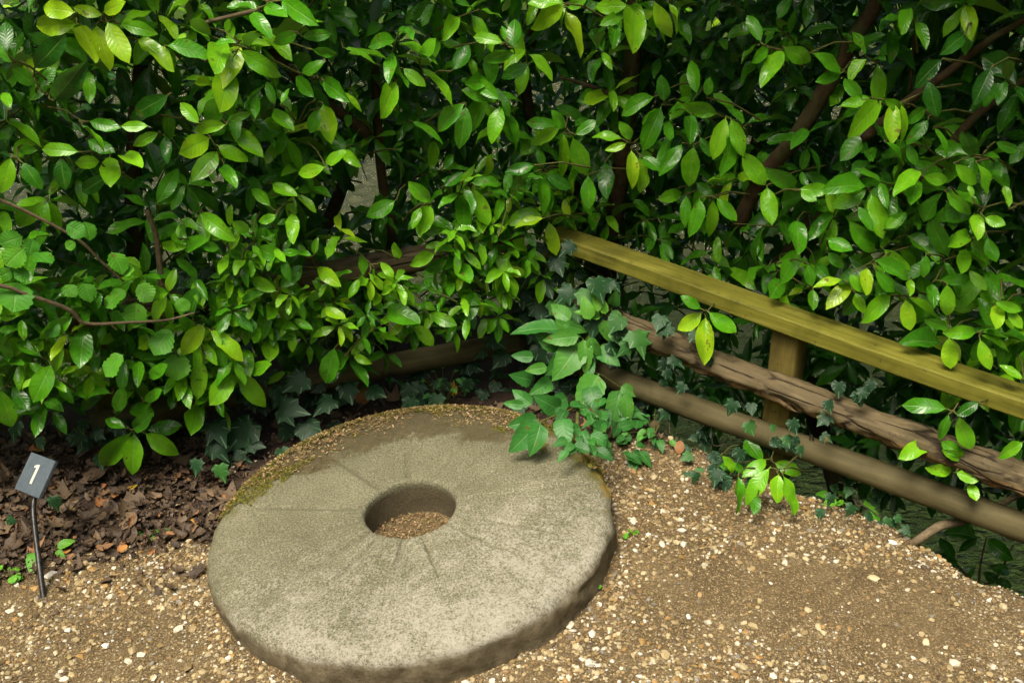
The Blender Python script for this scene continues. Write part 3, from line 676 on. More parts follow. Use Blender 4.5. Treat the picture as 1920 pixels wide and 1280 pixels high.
# each leaf: base x,y  tip x,y  width  tone, read in an enlarged crop of the photograph (scale, left, top)
HERO = [(2.909, 0, 0, """430 130 185 140 130 .95;420 70 210 40 110 .95;440 130 500 290 120 1;520 130 590 335 100 1;580 110 690 325 120 .95;390 40 540 80 70 .9;650 130 818 165 75 .7;740 210 935 310 70 .9;900 250 1130 260 70 .6;560 70 660 20 80 .95;
1300 240 1230 415 140 .95;1300 270 1505 410 110 .7;1310 220 1465 235 60 .85;1300 235 1155 225 50 .6;1260 380 1210 545 150 .9;1150 240 1050 105 45 .7;1430 60 1240 10 50 .6;1380 60 1440 160 85 .55;1440 30 1545 85 80 .6;1530 0 1670 90 110 .6;1630 180 1495 235 75 .6;1640 150 1755 90 35 .7;1640 200 1800 190 70 .5;1700 270 1830 300 60 .6;
180 380 335 215 130 .15;290 560 440 380 140 .15;930 510 715 640 110 .25;200 470 75 380 90 .5;210 480 295 370 70 .5;20 640 215 770 85 .75;440 830 225 805 75 .75;215 820 90 815 45 .6;470 760 610 830 80 .55;480 660 640 700 75 .5;650 690 795 690 65 .75;440 680 570 790 50 .7;600 850 600 985 120 .85;550 880 420 890 80 .8;690 830 740 885 100 .85;870 720 730 790 65 .75;60 850 10 1050 100 .8;120 880 210 1020 85 .4;330 850 345 1025 95 .3;590 960 440 1050 90 .2;
1090 680 985 560 75 .8;1150 690 1170 560 110 .6;1240 680 1060 700 70 .85;1150 750 1000 830 130 .9;1250 680 1420 840 100 .8;1180 790 1335 870 85 .8;1190 820 1080 955 110 .75;1250 660 1355 620 50 .7;1220 890 1270 1000 80 .6;1390 660 1395 520 60 .5;1500 580 1455 450 55 .6;1530 570 1570 480 35 .6;1490 590 1580 695 80 .7;1760 560 1805 760 110 .9;1720 540 1600 410 80 .55;1640 400 1745 350 70 .6;1740 590 1690 720 75 .5;1760 440 1862 520 100 .5;1780 910 1610 950 80 .85;1770 890 1862 840 70 .75;1480 1000 1600 1060 75 .75;1480 1130 1375 1025 60 .65;1510 1180 1415 1215 50 .7;1590 1160 1600 1280 85 .8;1360 1270 1280 1210 70 .7;1090 1160 1230 1280 110 .7;850 1120 965 930 90 .55;870 1120 965 1020 70 .6;900 740 910 850 70 .3;40 290 20 110 90 .3;70 350 0 250 70 .6;60 600 10 480 60 .7"""),
(2.909, 640, 0, """1215 30 1085 120 110 .9;1220 50 1310 290 100 1;1225 40 1330 0 70 .7;1215 20 1020 0 60 .8;1570 30 1385 40 90 .8;1610 0 1590 240 140 .85;1560 60 1435 130 70 .7;1700 0 1790 205 90 .9;1780 10 1840 170 60 .9;1500 130 1480 235 75 .5;890 235 725 190 60 .75;930 270 950 100 85 .4;905 235 885 140 35 .6;955 290 780 325 75 .55;1030 350 870 420 85 .35;
10 260 180 310 60 .7;430 320 510 220 75 .7;430 365 615 548 85 .8;330 370 455 465 70 .75;300 440 235 595 110 .8;0 500 120 595 50 .85;380 660 550 745 75 .6;600 390 700 250 90 .35;680 560 520 700 80 .5;680 570 655 790 100 .55;860 560 670 480 80 .65;870 550 720 430 75 .6;870 570 820 750 100 .7;900 600 950 780 90 .65;880 590 990 770 60 .5;1200 690 1045 785 75 .8;1210 720 1220 955 95 .85;1260 740 1330 960 110 .7;1220 700 1160 620 70 .55;1270 740 1385 660 70 .55;1190 690 1020 660 60 .5;
1540 760 1380 720 60 .75;1580 770 1530 670 65 .65;1560 780 1450 820 50 .9;1580 810 1600 1005 80 .95;1620 850 1670 1045 70 .85;1640 850 1735 920 70 .5;1715 525 1535 585 65 .6;1750 570 1650 810 110 .55;1760 560 1750 430 80 .35;1862 780 1755 930 90 .5;1060 900 905 935 75 .35;1060 930 920 1095 75 .45;1090 930 1110 1160 80 .6;1110 950 1250 1030 75 .3;1345 950 1345 1130 90 .6;1440 880 1440 1030 100 .25;1100 910 1080 830 50 .4;1110 1180 920 1170 60 .8;1110 1190 955 1210 55 .95;1130 1200 1170 1390 80 .95;
670 1040 670 1225 110 .55;720 1020 800 1230 95 .75;700 1000 865 975 60 .6;490 1110 380 1000 90 .65;490 1120 440 1245 95 .8;300 1090 145 1180 95 .6;430 1130 395 1220 60 .7;550 1020 665 945 60 .35;550 930 610 840 50 .4;1720 1090 1862 1050 80 .7;0 820 70 880 70 .8"""),
(2.909, 1280, 0, """430 240 360 80 65 .6;470 260 390 330 70 .6;540 270 460 400 110 .75;545 255 705 350 100 .65;700 285 875 390 75 .6;865 400 745 440 70 .6;980 550 890 440 75 .6;1090 540 940 700 120 .8;1030 530 885 570 70 .7;1150 550 1140 770 100 .9;1190 560 1225 790 70 .85;1090 540 1225 600 60 .7;1330 590 1230 660 70 .5;1345 650 1235 770 80 .4;80 520 40 330 80 .6;130 530 150 430 60 .45;195 625 10 570 95 .7;50 620 40 750 90 .4;240 630 165 860 100 .85;260 640 330 840 85 .7;260 680 290 925 70 .6;
60 790 30 1005 105 .7;90 740 170 860 60 .4;320 820 450 1010 110 .7;460 1010 480 1210 100 .75;620 1030 500 950 100 .5;630 1030 800 1040 80 .7;640 1040 720 1090 60 .7;1010 1020 800 985 70 .55;1010 1030 845 1125 100 .7;1025 1050 1085 1280 110 .75;950 1120 1040 1250 60 .5;1100 1250 1200 1170 70 .7;1270 920 1190 1020 100 .75;1280 980 1250 1085 90 .6;1310 960 1445 990 75 .7;1230 780 1270 900 60 .5;1100 770 1250 880 60 .6;1370 690 1470 850 60 .6;1480 890 1610 1010 80 .7;1600 880 1680 1070 55 .7;1590 860 1540 750 80 .35;1430 1040 1570 1170 75 .65;1610 1160 1610 1265 75 .85;1640 1200 1755 1225 55 .75;1580 1080 1570 1010 25 .8;1780 1140 1770 1010 40 .8;1680 860 1730 950 70 .4;1700 770 1830 830 60 .4;1630 850 1740 850 40 .6;
20 1060 10 1220 70 .6;90 1070 80 1275 80 .6;165 1080 160 1290 80 .8;180 1075 290 1200 75 .65;170 1070 80 1000 60 .4;1420 320 1280 440 80 .15;1690 360 1590 560 100 .15;1340 430 1380 630 90 .2;1540 190 1430 270 90 .2"""),
(2.783, 0, 400, """390 530 205 655 90 .6;440 590 415 780 125 .55;270 780 180 970 120 .65;0 910 50 1115 110 .7;220 750 85 660 70 .55;590 940 370 910 75 .5;60 900 140 1010 80 .3;1060 495 1020 350 75 .8;1070 570 950 730 105 .95;1080 580 1170 540 90 .7;1090 605 1265 740 90 .9;1180 590 1320 500 80 .85;1380 440 1245 455 55 .9;1185 490 1230 420 100 .6;1040 740 1040 960 90 .8;1090 650 1170 800 90 .55;1220 835 1100 985 120 .8;1240 820 1375 1010 110 .8;1270 700 1300 810 80 .7;1300 830 1390 790 80 .7;
690 1135 515 1330 110 .7;700 1140 690 1340 110 .75;750 1140 920 1260 100 .75;760 1130 940 1110 90 .5;660 1120 545 1070 60 .6;690 1130 780 1060 80 .4;680 1000 780 1050 90 .6;600 1040 640 930 80 .5;750 980 830 930 60 .6;660 710 850 780 80 .5;770 860 855 800 70 .6;720 590 815 635 40 .6;1410 640 1410 750 100 .8;1390 620 1560 620 90 .5;1340 580 1330 660 65 .7;1470 510 1570 520 40 .9;1530 550 1625 600 45 .6;1450 410 1310 340 75 .75;1460 390 1575 280 80 .5;1490 250 1350 180 90 .6;840 170 940 175 65 .75;930 130 930 60 25 .7;950 170 1060 150 90 .6;1090 160 1040 0 80 .7;1100 140 1180 90 60 .7;1150 180 1060 170 60 .6;1330 130 1225 50 60 .6;1330 150 1320 0 40 .5;1340 150 1380 80 50 .5;1525 0 1525 115 75 .75;1450 10 1350 35 45 .8;1750 690 1690 900 110 .5;1650 280 1740 350 80 .9;1600 230 1560 160 40 .7;1640 220 1650 130 35 .7;1690 490 1780 540 60 .9;1690 430 1570 430 60 .7;1690 400 1640 360 40 .7"""),
(2.783, 640, 400, """430 0 420 75 80 .8;740 0 740 65 85 .75;300 240 280 160 55 .8;490 210 370 260 75 .8;200 250 270 330 50 .85;430 180 525 155 40 .8;580 250 440 290 70 .4;520 140 650 150 50 .5;430 330 510 410 70 .45;140 310 225 390 45 .85;230 410 315 405 40 .85;200 420 175 455 60 .85;230 480 370 560 110 .6;450 520 590 580 75 .7;375 570 485 690 75 .8;150 630 300 640 55 .75;130 640 70 730 60 .85;140 630 160 570 35 .8;60 740 135 775 50 .85;30 650 45 590 40 .8;620 250 660 350 90 .6;680 260 790 310 80 .6;800 205 890 325 75 .8;790 290 880 490 90 .75;790 210 750 110 35 .9;700 400 660 545 90 .5;620 440 690 590 90 .3"""),
(2.783, 1280, 400, """105 515 -20 610 85 .95;120 530 110 775 105 .95;130 510 275 620 85 .65;100 500 10 440 60 .55;150 530 220 620 60 .3;600 30 600 190 105 .5;610 180 530 330 95 .6;520 340 470 420 100 .5;680 390 680 495 60 .65;655 260 670 380 60 .5;690 260 740 320 70 .4;835 345 705 360 55 .95;880 345 780 465 90 1;960 280 960 395 75 .95;870 310 940 410 60 .7;900 410 940 510 60 .85;1090 420 965 540 95 .75;980 255 1090 350 40 .7;1000 290 1110 415 80 .5;1190 340 1185 420 50 .85;1040 180 1195 320 80 .7;990 240 1190 320 70 .5;755 200 830 280 60 .6;750 130 870 190 80 .6;860 30 1000 205 95 .6;1040 100 985 0 90 .6;1050 90 1145 10 80 .6;920 0 1010 90 50 .6;
1160 440 1190 610 85 .9;1170 435 1350 520 65 .8;1380 360 1385 540 85 .75;1300 360 1310 470 70 .5;1380 540 1370 630 40 .8;1270 210 1260 330 60 .5;1500 105 1415 150 85 .75;1520 0 1550 110 75 .85;1570 20 1680 60 65 .75;1590 120 1630 250 65 .55;1480 180 1460 290 80 .75;1490 290 1580 400 60 .8;1330 350 1510 340 70 .55;1650 470 1635 585 80 .9;1620 460 1770 510 60 .7;1690 490 1770 600 60 .85;1390 640 1395 810 90 .9;1540 620 1380 620 80 .7;1550 630 1730 700 60 .75;1550 650 1600 815 70 .85;1530 610 1700 640 50 .6;1390 600 1280 560 60 .5;1360 680 1160 640 60 .4;1680 830 1700 930 90 .85;1780 870 1670 790 50 .8;1390 1020 1160 990 75 .5;1550 980 1440 1050 70 .3;1390 1040 1340 1180 60 .5;1440 1050 1500 1240 95 .7;1325 1190 1135 1260 85 .85;1340 1185 1460 1260 80 .6;1470 1290 1380 1240 60 .7;1780 1190 1670 1260 70 .7"""),
(2.783, 1280, 820, """440 110 340 185 75 .7;460 150 320 325 90 .75;475 130 610 180 80 .75;500 185 490 320 80 .85;520 190 610 400 70 .75;290 190 290 395 75 .6;200 90 280 180 40 .8;180 150 330 150 50 .5;390 300 375 390 60 .4;320 0 400 100 80 .5;1410 180 1290 160 70 .8;1420 180 1550 220 75 .8;1500 230 1530 320 60 .85""")]
for sc_, ox, oy, txt in HERO:
    for e in txt.replace('\n', '').split(';'):
        a = [float(q) for q in e.split()]
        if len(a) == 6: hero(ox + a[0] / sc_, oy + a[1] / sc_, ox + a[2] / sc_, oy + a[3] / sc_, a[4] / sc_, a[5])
N_HERO = len(LEAVES)

HOLES = [(695, 325, 30, 34), (650, 385, 14, 18), (612, 425, 16, 14), (770, 365, 12, 14), (560, 190, 8, 8), (1190, 470, 18, 10), (1600, 110, 14, 9), (1560, 215, 16, 11), (1720, 125, 14, 10), (1800, 385, 14, 9)]
def in_hole(u, v, grow=1.0):
    return any(((u - a) / (c * grow)) ** 2 + ((v - b_) / (d * grow)) ** 2 < 1 for a, b_, c, d in HOLES)
def v_max(u):                       # lower limit of the laurel in the photo
    return float(np.interp(u, [-600, 0, 180, 330, 520, 640, 700, 860, 930, 1000, 1065, 1300, 1920, 2500], [860, 800, 800, 800, 720, 660, 700, 600, 520, 420, 420, 505, 735, 950]))
TWIGS = []
def shoot(pos, axis, n, Lm, tone, pri, clip=True, tone_new=None):
    axis = nrm(axis); az0 = random.uniform(0, 6.28)
    x, y, z = frame(axis, [0.3, 0.1, 1])
    st = Lm * random.uniform(0.7, 1.3)
    for k in range(n):
        f = k / max(1, n - 1)
        az = az0 + k * 2.4; el = R(random.uniform(35, 70) + 30 * (1 - f))
        d = axis * math.cos(el) + (x * math.cos(az) + z * math.sin(az)) * math.sin(el)
        d[2] -= random.uniform(0.10, 0.45)
        L = Lm * random.uniform(0.75, 1.15) * (0.75 + 0.25 * math.sin(math.pi * min(1, 0.25 + f * 0.8)))
        p = pos - axis * st * (1 - f) * 0.8
        if clip:
            q = pix(p + d * L * 0.5)
            if in_hole(q[0], q[1], 1.25): continue
            t_ = p + d * L
            if t_[2] < 0.06: continue
            if q[2] < 1.3: continue
        tn = tone + random.gauss(0, 0.09)
        if tone_new is not None and f > 0.6: tn = tone_new + random.gauss(0, 0.08)
        zh = axis * 0.5 + np.array([0, 0, 0.8]) + rng.normal(0, 0.25, 3)
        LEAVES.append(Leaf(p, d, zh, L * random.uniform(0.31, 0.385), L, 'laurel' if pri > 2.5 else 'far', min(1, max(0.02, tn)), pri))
    if random.random() < 0.7: TWIGS.append((pos - axis * st * 1.6 + rng.normal(0, 0.02, 3) - [0, 0, 0.02], pos - axis * st * 0.7, pos))
def scatter(n, off_lo, off_hi, tones, pri, Lm=(0.092, 0.128), urange=(-560, 2480), vtop=-760, spacing=60, per=(5, 9), vbot=None):
    pts = []; tries = 0; cell = {}
    while len(pts) < n and tries < n * 30:
        tries += 1
        u = random.uniform(*urange); v = random.uniform(vtop, v_max(u) if vbot is None else vbot)
        k_ = (int(u // spacing), int(v // spacing))
        if any((u - a) ** 2 + (v - b_) ** 2 < spacing * spacing for i_ in (-1, 0, 1) for j_ in (-1, 0, 1) for a, b_ in cell.get((k_[0] + i_, k_[1] + j_), ())): continue
        pts.append((u, v)); cell.setdefault(k_, []).append((u, v))
        off = random.uniform(off_lo, off_hi)
        if u > 1000: off -= 0.06
        if u > 1040 and v > rail_v(u) - 70: off = min(off, -0.14)
        D = hedge_depth(u, v) - off
        if in_hole(u, v, 1.3): continue
        if pri > 4 and 540 < u < 800 and 425 < v < 515: continue
        pos = at_depth(u, v, D)
        n_ = hnL if u < 1000 else hnR
        ax = np.array([-n_[0], -n_[1], 0]) * random.uniform(0.4, 1.0) + np.array([random.gauss(0, .35), random.gauss(0, .25), random.uniform(0.0, 0.9)])
        t = random.uniform(*tones); t = t * (0.8 if (u > 1250 and v < 330) else 1)  # upper-right shade of the hedge is put into the leaf tone
        shoot(pos, ax, random.randint(*per), random.uniform(*Lm), t, pri, tone_new=(min(0.9, t + 0.22) if random.random() < 0.35 else None))
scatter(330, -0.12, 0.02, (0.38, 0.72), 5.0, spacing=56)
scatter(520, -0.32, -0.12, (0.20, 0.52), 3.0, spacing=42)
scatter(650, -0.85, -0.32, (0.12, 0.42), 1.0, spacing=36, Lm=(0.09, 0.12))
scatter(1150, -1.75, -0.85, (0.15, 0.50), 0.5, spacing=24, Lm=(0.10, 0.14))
scatter(60, -0.02, 0.09, (0.50, 0.85), 6.0, spacing=38, Lm=(0.060, 0.088), urange=(430, 960), vtop=420, vbot=610)
scatter(34, -0.04, 0.06, (0.40, 0.80), 6.0, spacing=48, Lm=(0.075, 0.11), urange=(-40, 470), vtop=520, vbot=720)
scatter(26, -0.05, 0.06, (0.45, 0.80), 6.0, spacing=40, Lm=(0.07, 0.10), urange=(860, 1060), vtop=330, vbot=530)
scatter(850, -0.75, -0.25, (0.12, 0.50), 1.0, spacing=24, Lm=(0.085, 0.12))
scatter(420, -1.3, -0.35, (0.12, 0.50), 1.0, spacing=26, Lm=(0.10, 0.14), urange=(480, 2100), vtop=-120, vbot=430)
def low_fill(n):                    # foliage behind the right-hand rails, above the bank
    for _ in range(n):
        u = random.uniform(1060, 2300); v = rail_v(u) + random.uniform(-40, 260)
        D = hedge_depth(u, v) + random.uniform(0.14, 0.7)
        p = at_depth(u, v, D)
        if p[2] < -0.3 or (u > 1640 and v > 930): continue
        shoot(p, [random.gauss(-.4, .3), random.gauss(-.6, .3), random.uniform(.2, 1)], random.randint(4, 7), random.uniform(.08, .11), random.uniform(.05, .4), 2.0, clip=False)
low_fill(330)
# canopy of the same laurels above the picture, arching forward over the fence
for _ in range(330):
    u = random.uniform(-0.5, 1); t = random.random()
    if random.random() < 0.45: b0 = HL_A + (HL_B - HL_A) * random.uniform(-0.3, 1.0); n_ = hnL
    else: b0 = HR_A + (HR_B - HR_A) * random.uniform(0.0, 1.3); n_ = hnR
    z = random.uniform(1.75, 2.9); o_ = random.uniform(-0.32, 0.7) * (1.0 if z < 2.6 else 0.8)
    p = np.array([b0[0] + n_[0] * o_, b0[1] + n_[1] * o_, z])
    if np.linalg.norm(p - EYE) < 1.4: continue
    q = pix(p)
    if q[2] > 0 and -40 < q[1] < 1280 and 0 < q[0] < 1920: continue
    shoot(p, [-n_[0] + random.gauss(0, .4), -n_[1] + random.gauss(0, .4), random.uniform(.2, 1)], random.randint(5, 8), random.uniform(.09, .12), random.uniform(.2, .5), 0.5, clip=False)

for _ in range(150):  # unseen extra shoots added overhead to darken the hedge's upper right
    b0 = HR_A + (HR_B - HR_A) * random.uniform(0.0, 1.2); z = random.uniform(1.75, 2.7); o_ = random.uniform(-0.65, 0.0)
    p = np.array([b0[0] + hnR[0] * o_, b0[1] + hnR[1] * o_, z]); q = pix(p)
    if q[1] > -60: continue
    shoot(p, [-hnR[0] + random.gauss(0, .4), -hnR[1] + random.gauss(0, .4), random.uniform(.0, .8)], random.randint(5, 8), random.uniform(.09, .12), random.uniform(.2, .5), 0.5, clip=False)

HB = np.array([l.p for l in LEAVES[:N_HERO]]); done_ = np.zeros(N_HERO, bool)
for i in range(N_HERO):
    if done_[i]: continue
    g_ = np.where(np.linalg.norm(HB - HB[i], axis=1) < 0.05)[0]; done_[g_] = True; c = HB[g_].mean(0)
    n_ = hnL if pix(c)[0] < 1000 else hnR
    back = np.array([n_[0], n_[1], 0]) * random.uniform(.10, .18) + np.array([random.gauss(0, .05), 0, random.uniform(-.10, .03)])
    TWIGS.append((c + back, c + back * 0.45 + [0, 0, 0.012], c))
    for j in g_: TWIGS.append((c + back * 0.12, (c + HB[j]) / 2, HB[j] + LEAVES[j].y * LEAVES[j].L * 0.05))

# laurel bushes
BUSH = [dict(lo=-9e9, hi=430, root=(-1.25, 3.15), label='bushy glossy laurel overhanging the numbered marker sign and leaf litter'),
        dict(lo=430, hi=860, root=(-0.50, 3.42), label='dense glossy laurel rising behind the log fence and the millstone'),
        dict(lo=860, hi=1330, root=(0.38, 3.50), label='laurel with an upright bare trunk at the fence corner'),
        dict(lo=1330, hi=9e9, root=(1.25, 2.92), label='laurel with a slanting brown trunk behind the algae-green rail')]
for b_ in BUSH:
    rx, ry = b_['root']; z0 = float(ground_h(rx, ry)); b_['loc'] = np.array([rx, ry, z0])
    b_['obj'] = tag(empty('laurel_bush', (rx, ry, z0)), b_['label'], 'laurel', 'laurel bushes forming the hedge')
    b_['leaves'] = []
def bush_of(p):
    q = pix(p); u = q[0] if q[2] > 0.3 else 960 + p[0] * 600
    for b_ in BUSH:
        if b_['lo'] <= u < b_['hi']: return b_
for i, lf in enumerate(LEAVES):
    q = pix(lf.p + lf.y * lf.L * 0.5)
    inview = (0 < q[0] < 1920 and 0 < q[1] < 1280)
    if not inview: lf.pri -= 8
    lf.pri += lf.L * lf.w * 60 - 0.3 * q[2]
    bush_of(lf.p)['leaves'].append(lf)
for b_ in BUSH:
    ls = sorted(b_['leaves'], key=lambda l: -l.pri)
    for lf in ls[:295]: leaf_object('leaf', lf, b_['obj'])
    rest = ls[295:]
    for nm_, kd_ in (('foliage', 'laurel'), ('inner_foliage', 'far')):
        sel = [l for l in rest if l.kind == kd_]
        if sel: leaf_mass(nm_, sel, b_['obj'])

def px_poly(pts, off, r_px):
    out = []; rad = []
    for (u, v), r_ in zip(pts, r_px):
        D = hedge_depth(u, v) + off; out.append(at_depth(u, v, D)); rad.append(r_ * D / CAM_F)
    return np.array(out), np.array(rad)
def branch(name, b_, pts, off, r_px, mat='bark', root=False, seed=0, seg=10):
    P, rad = px_poly(pts, off, r_px)
    if root:
        P = np.vstack([P, (P[-1] * 0.35 + (b_['loc'] + [0, 0, 0.05]) * 0.65), b_['loc'] - [0, 0, 0.06]]); rad = np.r_[rad, rad[-1] * 1.1, rad[-1] * 1.4]
    V, F = tube(P - b_['loc'], rad, seg, sub=6, noise=0.10, seed=seed)
    return link(name, mesh_np(name, V, F, M[mat]), b_['obj'])
B0, B1, B2, B3 = BUSH
branch('trunk', B2, [(1200, -300), (1195, -40), (1182, 150), (1170, 260), (1155, 380), (1140, 500)], 0.30, [13, 15, 17, 17, 17, 18], root=True, seed=1)
branch('trunk', B3, [(1760, -330), (1655, -20), (1590, 90), (1540, 180), (1490, 262), (1430, 330), (1385, 420)], 0.22, [10, 14, 16, 16, 16, 15, 15], root=False, seed=2)
branch('trunk', B3, [(1620, 330), (1540, 400), (1490, 470), (1460, 560)], 0.34, [13, 18, 20, 20], root=True, seed=3)
branch('trunk', B1, [(715, -300), (705, -20), (702, 100), (712, 290), (722, 370), (735, 450)], 0.35, [6, 7, 8, 9, 10, 11], root=True, seed=4)
branch('trunk', B1, [(690, 240), (655, 320), (622, 400), (600, 470)], 0.55, [8, 11, 13, 14], root=True, seed=5)
branch('branch', B1, [(690, 250), (560, 150), (480, 40), (440, -120)], 0.30, [12, 9, 7, 6], seed=6)
branch('branch', B2, [(1010, -40), (1000, 60), (985, 150), (1010, 260), (1100, 380)], 0.42, [9, 10, 11, 11, 12], seed=7)
branch('branch', B2, [(1049, 145), (1095, 158), (1155, 180)], 0.12, [3, 4, 4], seed=8, seg=6)
branch('branch', B3, [(1960, 15), (1844, 83), (1770, 141), (1703, 189), (1620, 260)], 0.16, [6, 7, 8, 9, 10], seed=9)
branch('branch', B3, [(1960, 120), (1844, 206), (1800, 250), (1740, 330), (1620, 380)], 0.20, [6, 8, 9, 10, 10], seed=10)
branch('branch', B3, [(1716, 40), (1712, 100), (1705, 170)], 0.25, [3, 3, 4], seed=11, seg=6)
branch('branch', B0, [(360, 48), (420, 34), (490, 18)], 0.02, [3, 4, 5], 'brown_twig', seed=12, seg=6)
branch('branch', B0, [(275, 395), (292, 440), (300, 500), (310, 600)], 0.05, [5, 5, 6, 8], 'brown_twig', seed=13, seg=6)
branch('trunk', B0, [(300, -200), (270, 60), (250, 300), (260, 520)], 0.40, [9, 12, 15, 18], root=True, seed=14)
branch('branch', B1, [(425, 460), (448, 480), (455, 520), (470, 590)], 0.08, [3, 3, 4, 5], 'brown_twig', seed=15, seg=6)
# thin green shoots carrying the leaf whorls
for b_ in BUSH: b_['tw'] = []
for a, m_, c in TWIGS: bush_of(c)['tw'].append((a, m_, c))
for b_ in BUSH:
    Vs, Fs, n0 = [], [], 0
    for a, m_, c in b_['tw']:
        V, F = tube(np.array([a, m_, c]) - b_['loc'], [0.0032, 0.0026, 0.0018], 4, caps=False)
        Vs.append(V); Fs.append(F + n0); n0 += len(V)
    o = link('twigs', mesh_np('twigs', np.vstack(Vs), np.vstack(Fs), M['twig']), b_['obj']); o['kind'] = 'stuff'

# ------------------------------------------------------------------ hazel spray at the left
hz_leaves = []
for bx, by, tx, ty, wd, tn in [(120, 120, 0, 160, 100, .6), (125, 180, 30, 270, 110, .75), (175, 130, 150, 220, 80, .5), (400, 205, 375, 320, 105, .8), (345, 60, 440, 110, 85, .45), (395, 150, 340, 180, 50, .7), (440, 40, 480, 130, 70, .6), (200, 60, 300, 110, 90, .55), (710, 460, 700, 590, 110, .75), (720, 370, 790, 450, 95, .8), (580, 200, 650, 300, 75, .65), (500, 165, 605, 185, 60, .5),
                               (660, 400, 540, 480, 75, .7), (890, 600, 800, 730, 110, .6), (920, 725, 920, 865, 130, .75), (685, 780, 670, 925, 130, .8), (645, 735, 530, 830, 90, .7), (95, 355, 70, 500, 160, .55), (150, 300, 80, 330, 80, .5), (890, 410, 900, 500, 90, .5), (920, 450, 985, 500, 65, .7), (430, 360, 480, 450, 80, .6), (640, 280, 670, 310, 70, .7), (260, 300, 340, 330, 70, .6), (180, 200, 270, 250, 70, .5), (60, 300, 0, 330, 70, .6), (340, 370, 390, 430, 70, .7), (560, 640, 630, 720, 80, .5), (300, 560, 250, 640, 70, .4)]:
    hero(bx / 2.783, 400 + by / 2.783, tx / 2.783, 400 + ty / 2.783, wd / 2.783, tn, random.uniform(0.06, 0.14), 'hazel', hz_leaves, 0.8, 0.95)
hz_loc = np.array([-1.75, 2.62, 0.0])
hz = tag(empty('hazel_sapling', tuple(hz_loc)), 'hazel sapling with round toothed leaves on bare brown twigs over the laurel', 'sapling')
hz_leaves = [l for k_, l in enumerate(hz_leaves) if k_ % 4 != 3]
for lf in hz_leaves: leaf_object('leaf', lf, hz)
for pts, rp in (([(-130, 330), (0, 375), (60, 402), (145, 448), (190, 490), (232, 528)], [4, 3.5, 3.2, 3, 2.4, 2]), ([(-130, 520), (0, 535), (45, 550), (130, 580), (160, 606), (240, 604), (310, 600), (366, 586)], [5, 4.2, 4, 4, 3.4, 2.6, 2.2, 1.6])):
    P, rad = px_poly(pts, -0.09, rp)
    P = np.vstack([hz_loc + [0, 0, -0.05], hz_loc + [-0.1, -0.2, 0.5], P]); rad = np.r_[0.010, 0.008, rad]
    V, F = tube(P - hz_loc, rad, 7, sub=4, noise=0.1); link('branch', mesh_np('branch', V, F, M['brown_twig']), hz)

# ------------------------------------------------------------------ elder seedling leaning over the millstone
el_root = at_z(1085, 805, 0.0)
el_root[2] = float(ground_h(el_root[0], el_root[1]))
el = tag(empty('elder_seedling', tuple(el_root)), 'matt green elder seedling with toothed leaflets drooping onto the millstone rim', 'seedling')
el_l = []
def eh(u, v): return 640 + u / 2.783, 400 + v / 2.783
EL_D0 = pix(el_root)[2]
def el_depth(v, u=None):
    d = EL_D0 - 0.02 - (805 - v) * 0.0004
    if u is not None and v > 730: d = min(d, pix(at_z(u, v, 0.21))[2] if u < 1150 else pix(at_z(u, v, 0.06))[2])
    return d
ELD = [(1145, 610, 905, 560, 75, .45), (1250, 640, 1055, 660, 85, .6), (1150, 575, 1285, 620, 60, .55), (1250, 670, 1125, 840, 150, .6), (1260, 650, 1290, 830, 75, .65), (1290, 640, 1350, 760, 60, .6), (1240, 690, 1060, 850, 110, .5), (1360, 550, 1405, 680, 65, .65), (1360, 545, 1230, 495, 50, .75), (1410, 500, 1475, 600, 55, .6), (1420, 485, 1430, 425, 60, .55), (1380, 530, 1350, 430, 45, .8), (1340, 520, 1320, 410, 40, .95),
       (1345, 835, 1240, 1025, 140, .6), (1455, 910, 1410, 1125, 110, .55), (1480, 930, 1500, 1100, 70, .6), (1455, 900, 1545, 950, 60, .6), (1150, 1065, 1170, 1195, 100, .45), (1040, 1085, 880, 1240, 125, .4), (1040, 1090, 1000, 1250, 100, .45), (1030, 1070, 880, 1110, 90, .35), (1140, 1030, 1030, 960, 100, .4), (1000, 1000, 890, 920, 70, .45), (960, 1000, 845, 990, 50, .5), (1000, 870, 910, 850, 80, .4), (1010, 750, 890, 740, 60, .4), (1100, 870, 1010, 930, 80, .5), (1080, 800, 960, 820, 60, .6), (1290, 760, 1300, 840, 60, .4), (1200, 560, 1090, 470, 80, .6), (1300, 560, 1260, 430, 70, .75), (1150, 700, 1020, 640, 90, .5), (1400, 600, 1500, 680, 80, .6), (1330, 700, 1440, 780, 90, .5), (1290, 900, 1330, 1010, 95, .3), (1180, 960, 1080, 1020, 90, .3), (1440, 1010, 1560, 1050, 80, .4), (1200, 640, 1130, 560, 70, .6)]
for a in ELD:
    bx, by = eh(a[0], a[1]); tx, ty = eh(a[2], a[3])
    hero(bx, by, tx, ty, a[4] / 2.783 * 1.02, a[5] * 1.15 - 0.02, hedge_depth((bx + tx) / 2, (by + ty) / 2) - el_depth((by + ty) / 2, (bx + tx) / 2) + random.uniform(0, .05), 'elder', el_l, 0.42, 0.60)
for _ in range(44):     # low foliage at its foot
    u = random.uniform(1060, 1200); v = random.uniform(760, 855)
    p = at_depth(u, v, el_depth(v, u) - random.uniform(0.0, 0.05)); p[2] = max(p[2], 0.015)
    L = random.uniform(.04, .075); a = random.uniform(0, 6.28)
    el_l.append(Leaf(p, [math.cos(a), math.sin(a) - 0.4, random.uniform(-.5, .3)], [random.gauss(0, .3), -.6 + random.gauss(0, .3), 1], L * .52, L, 'elder', random.uniform(.15, .5), 5))
for lf in el_l: leaf_object('leaf', lf, el)
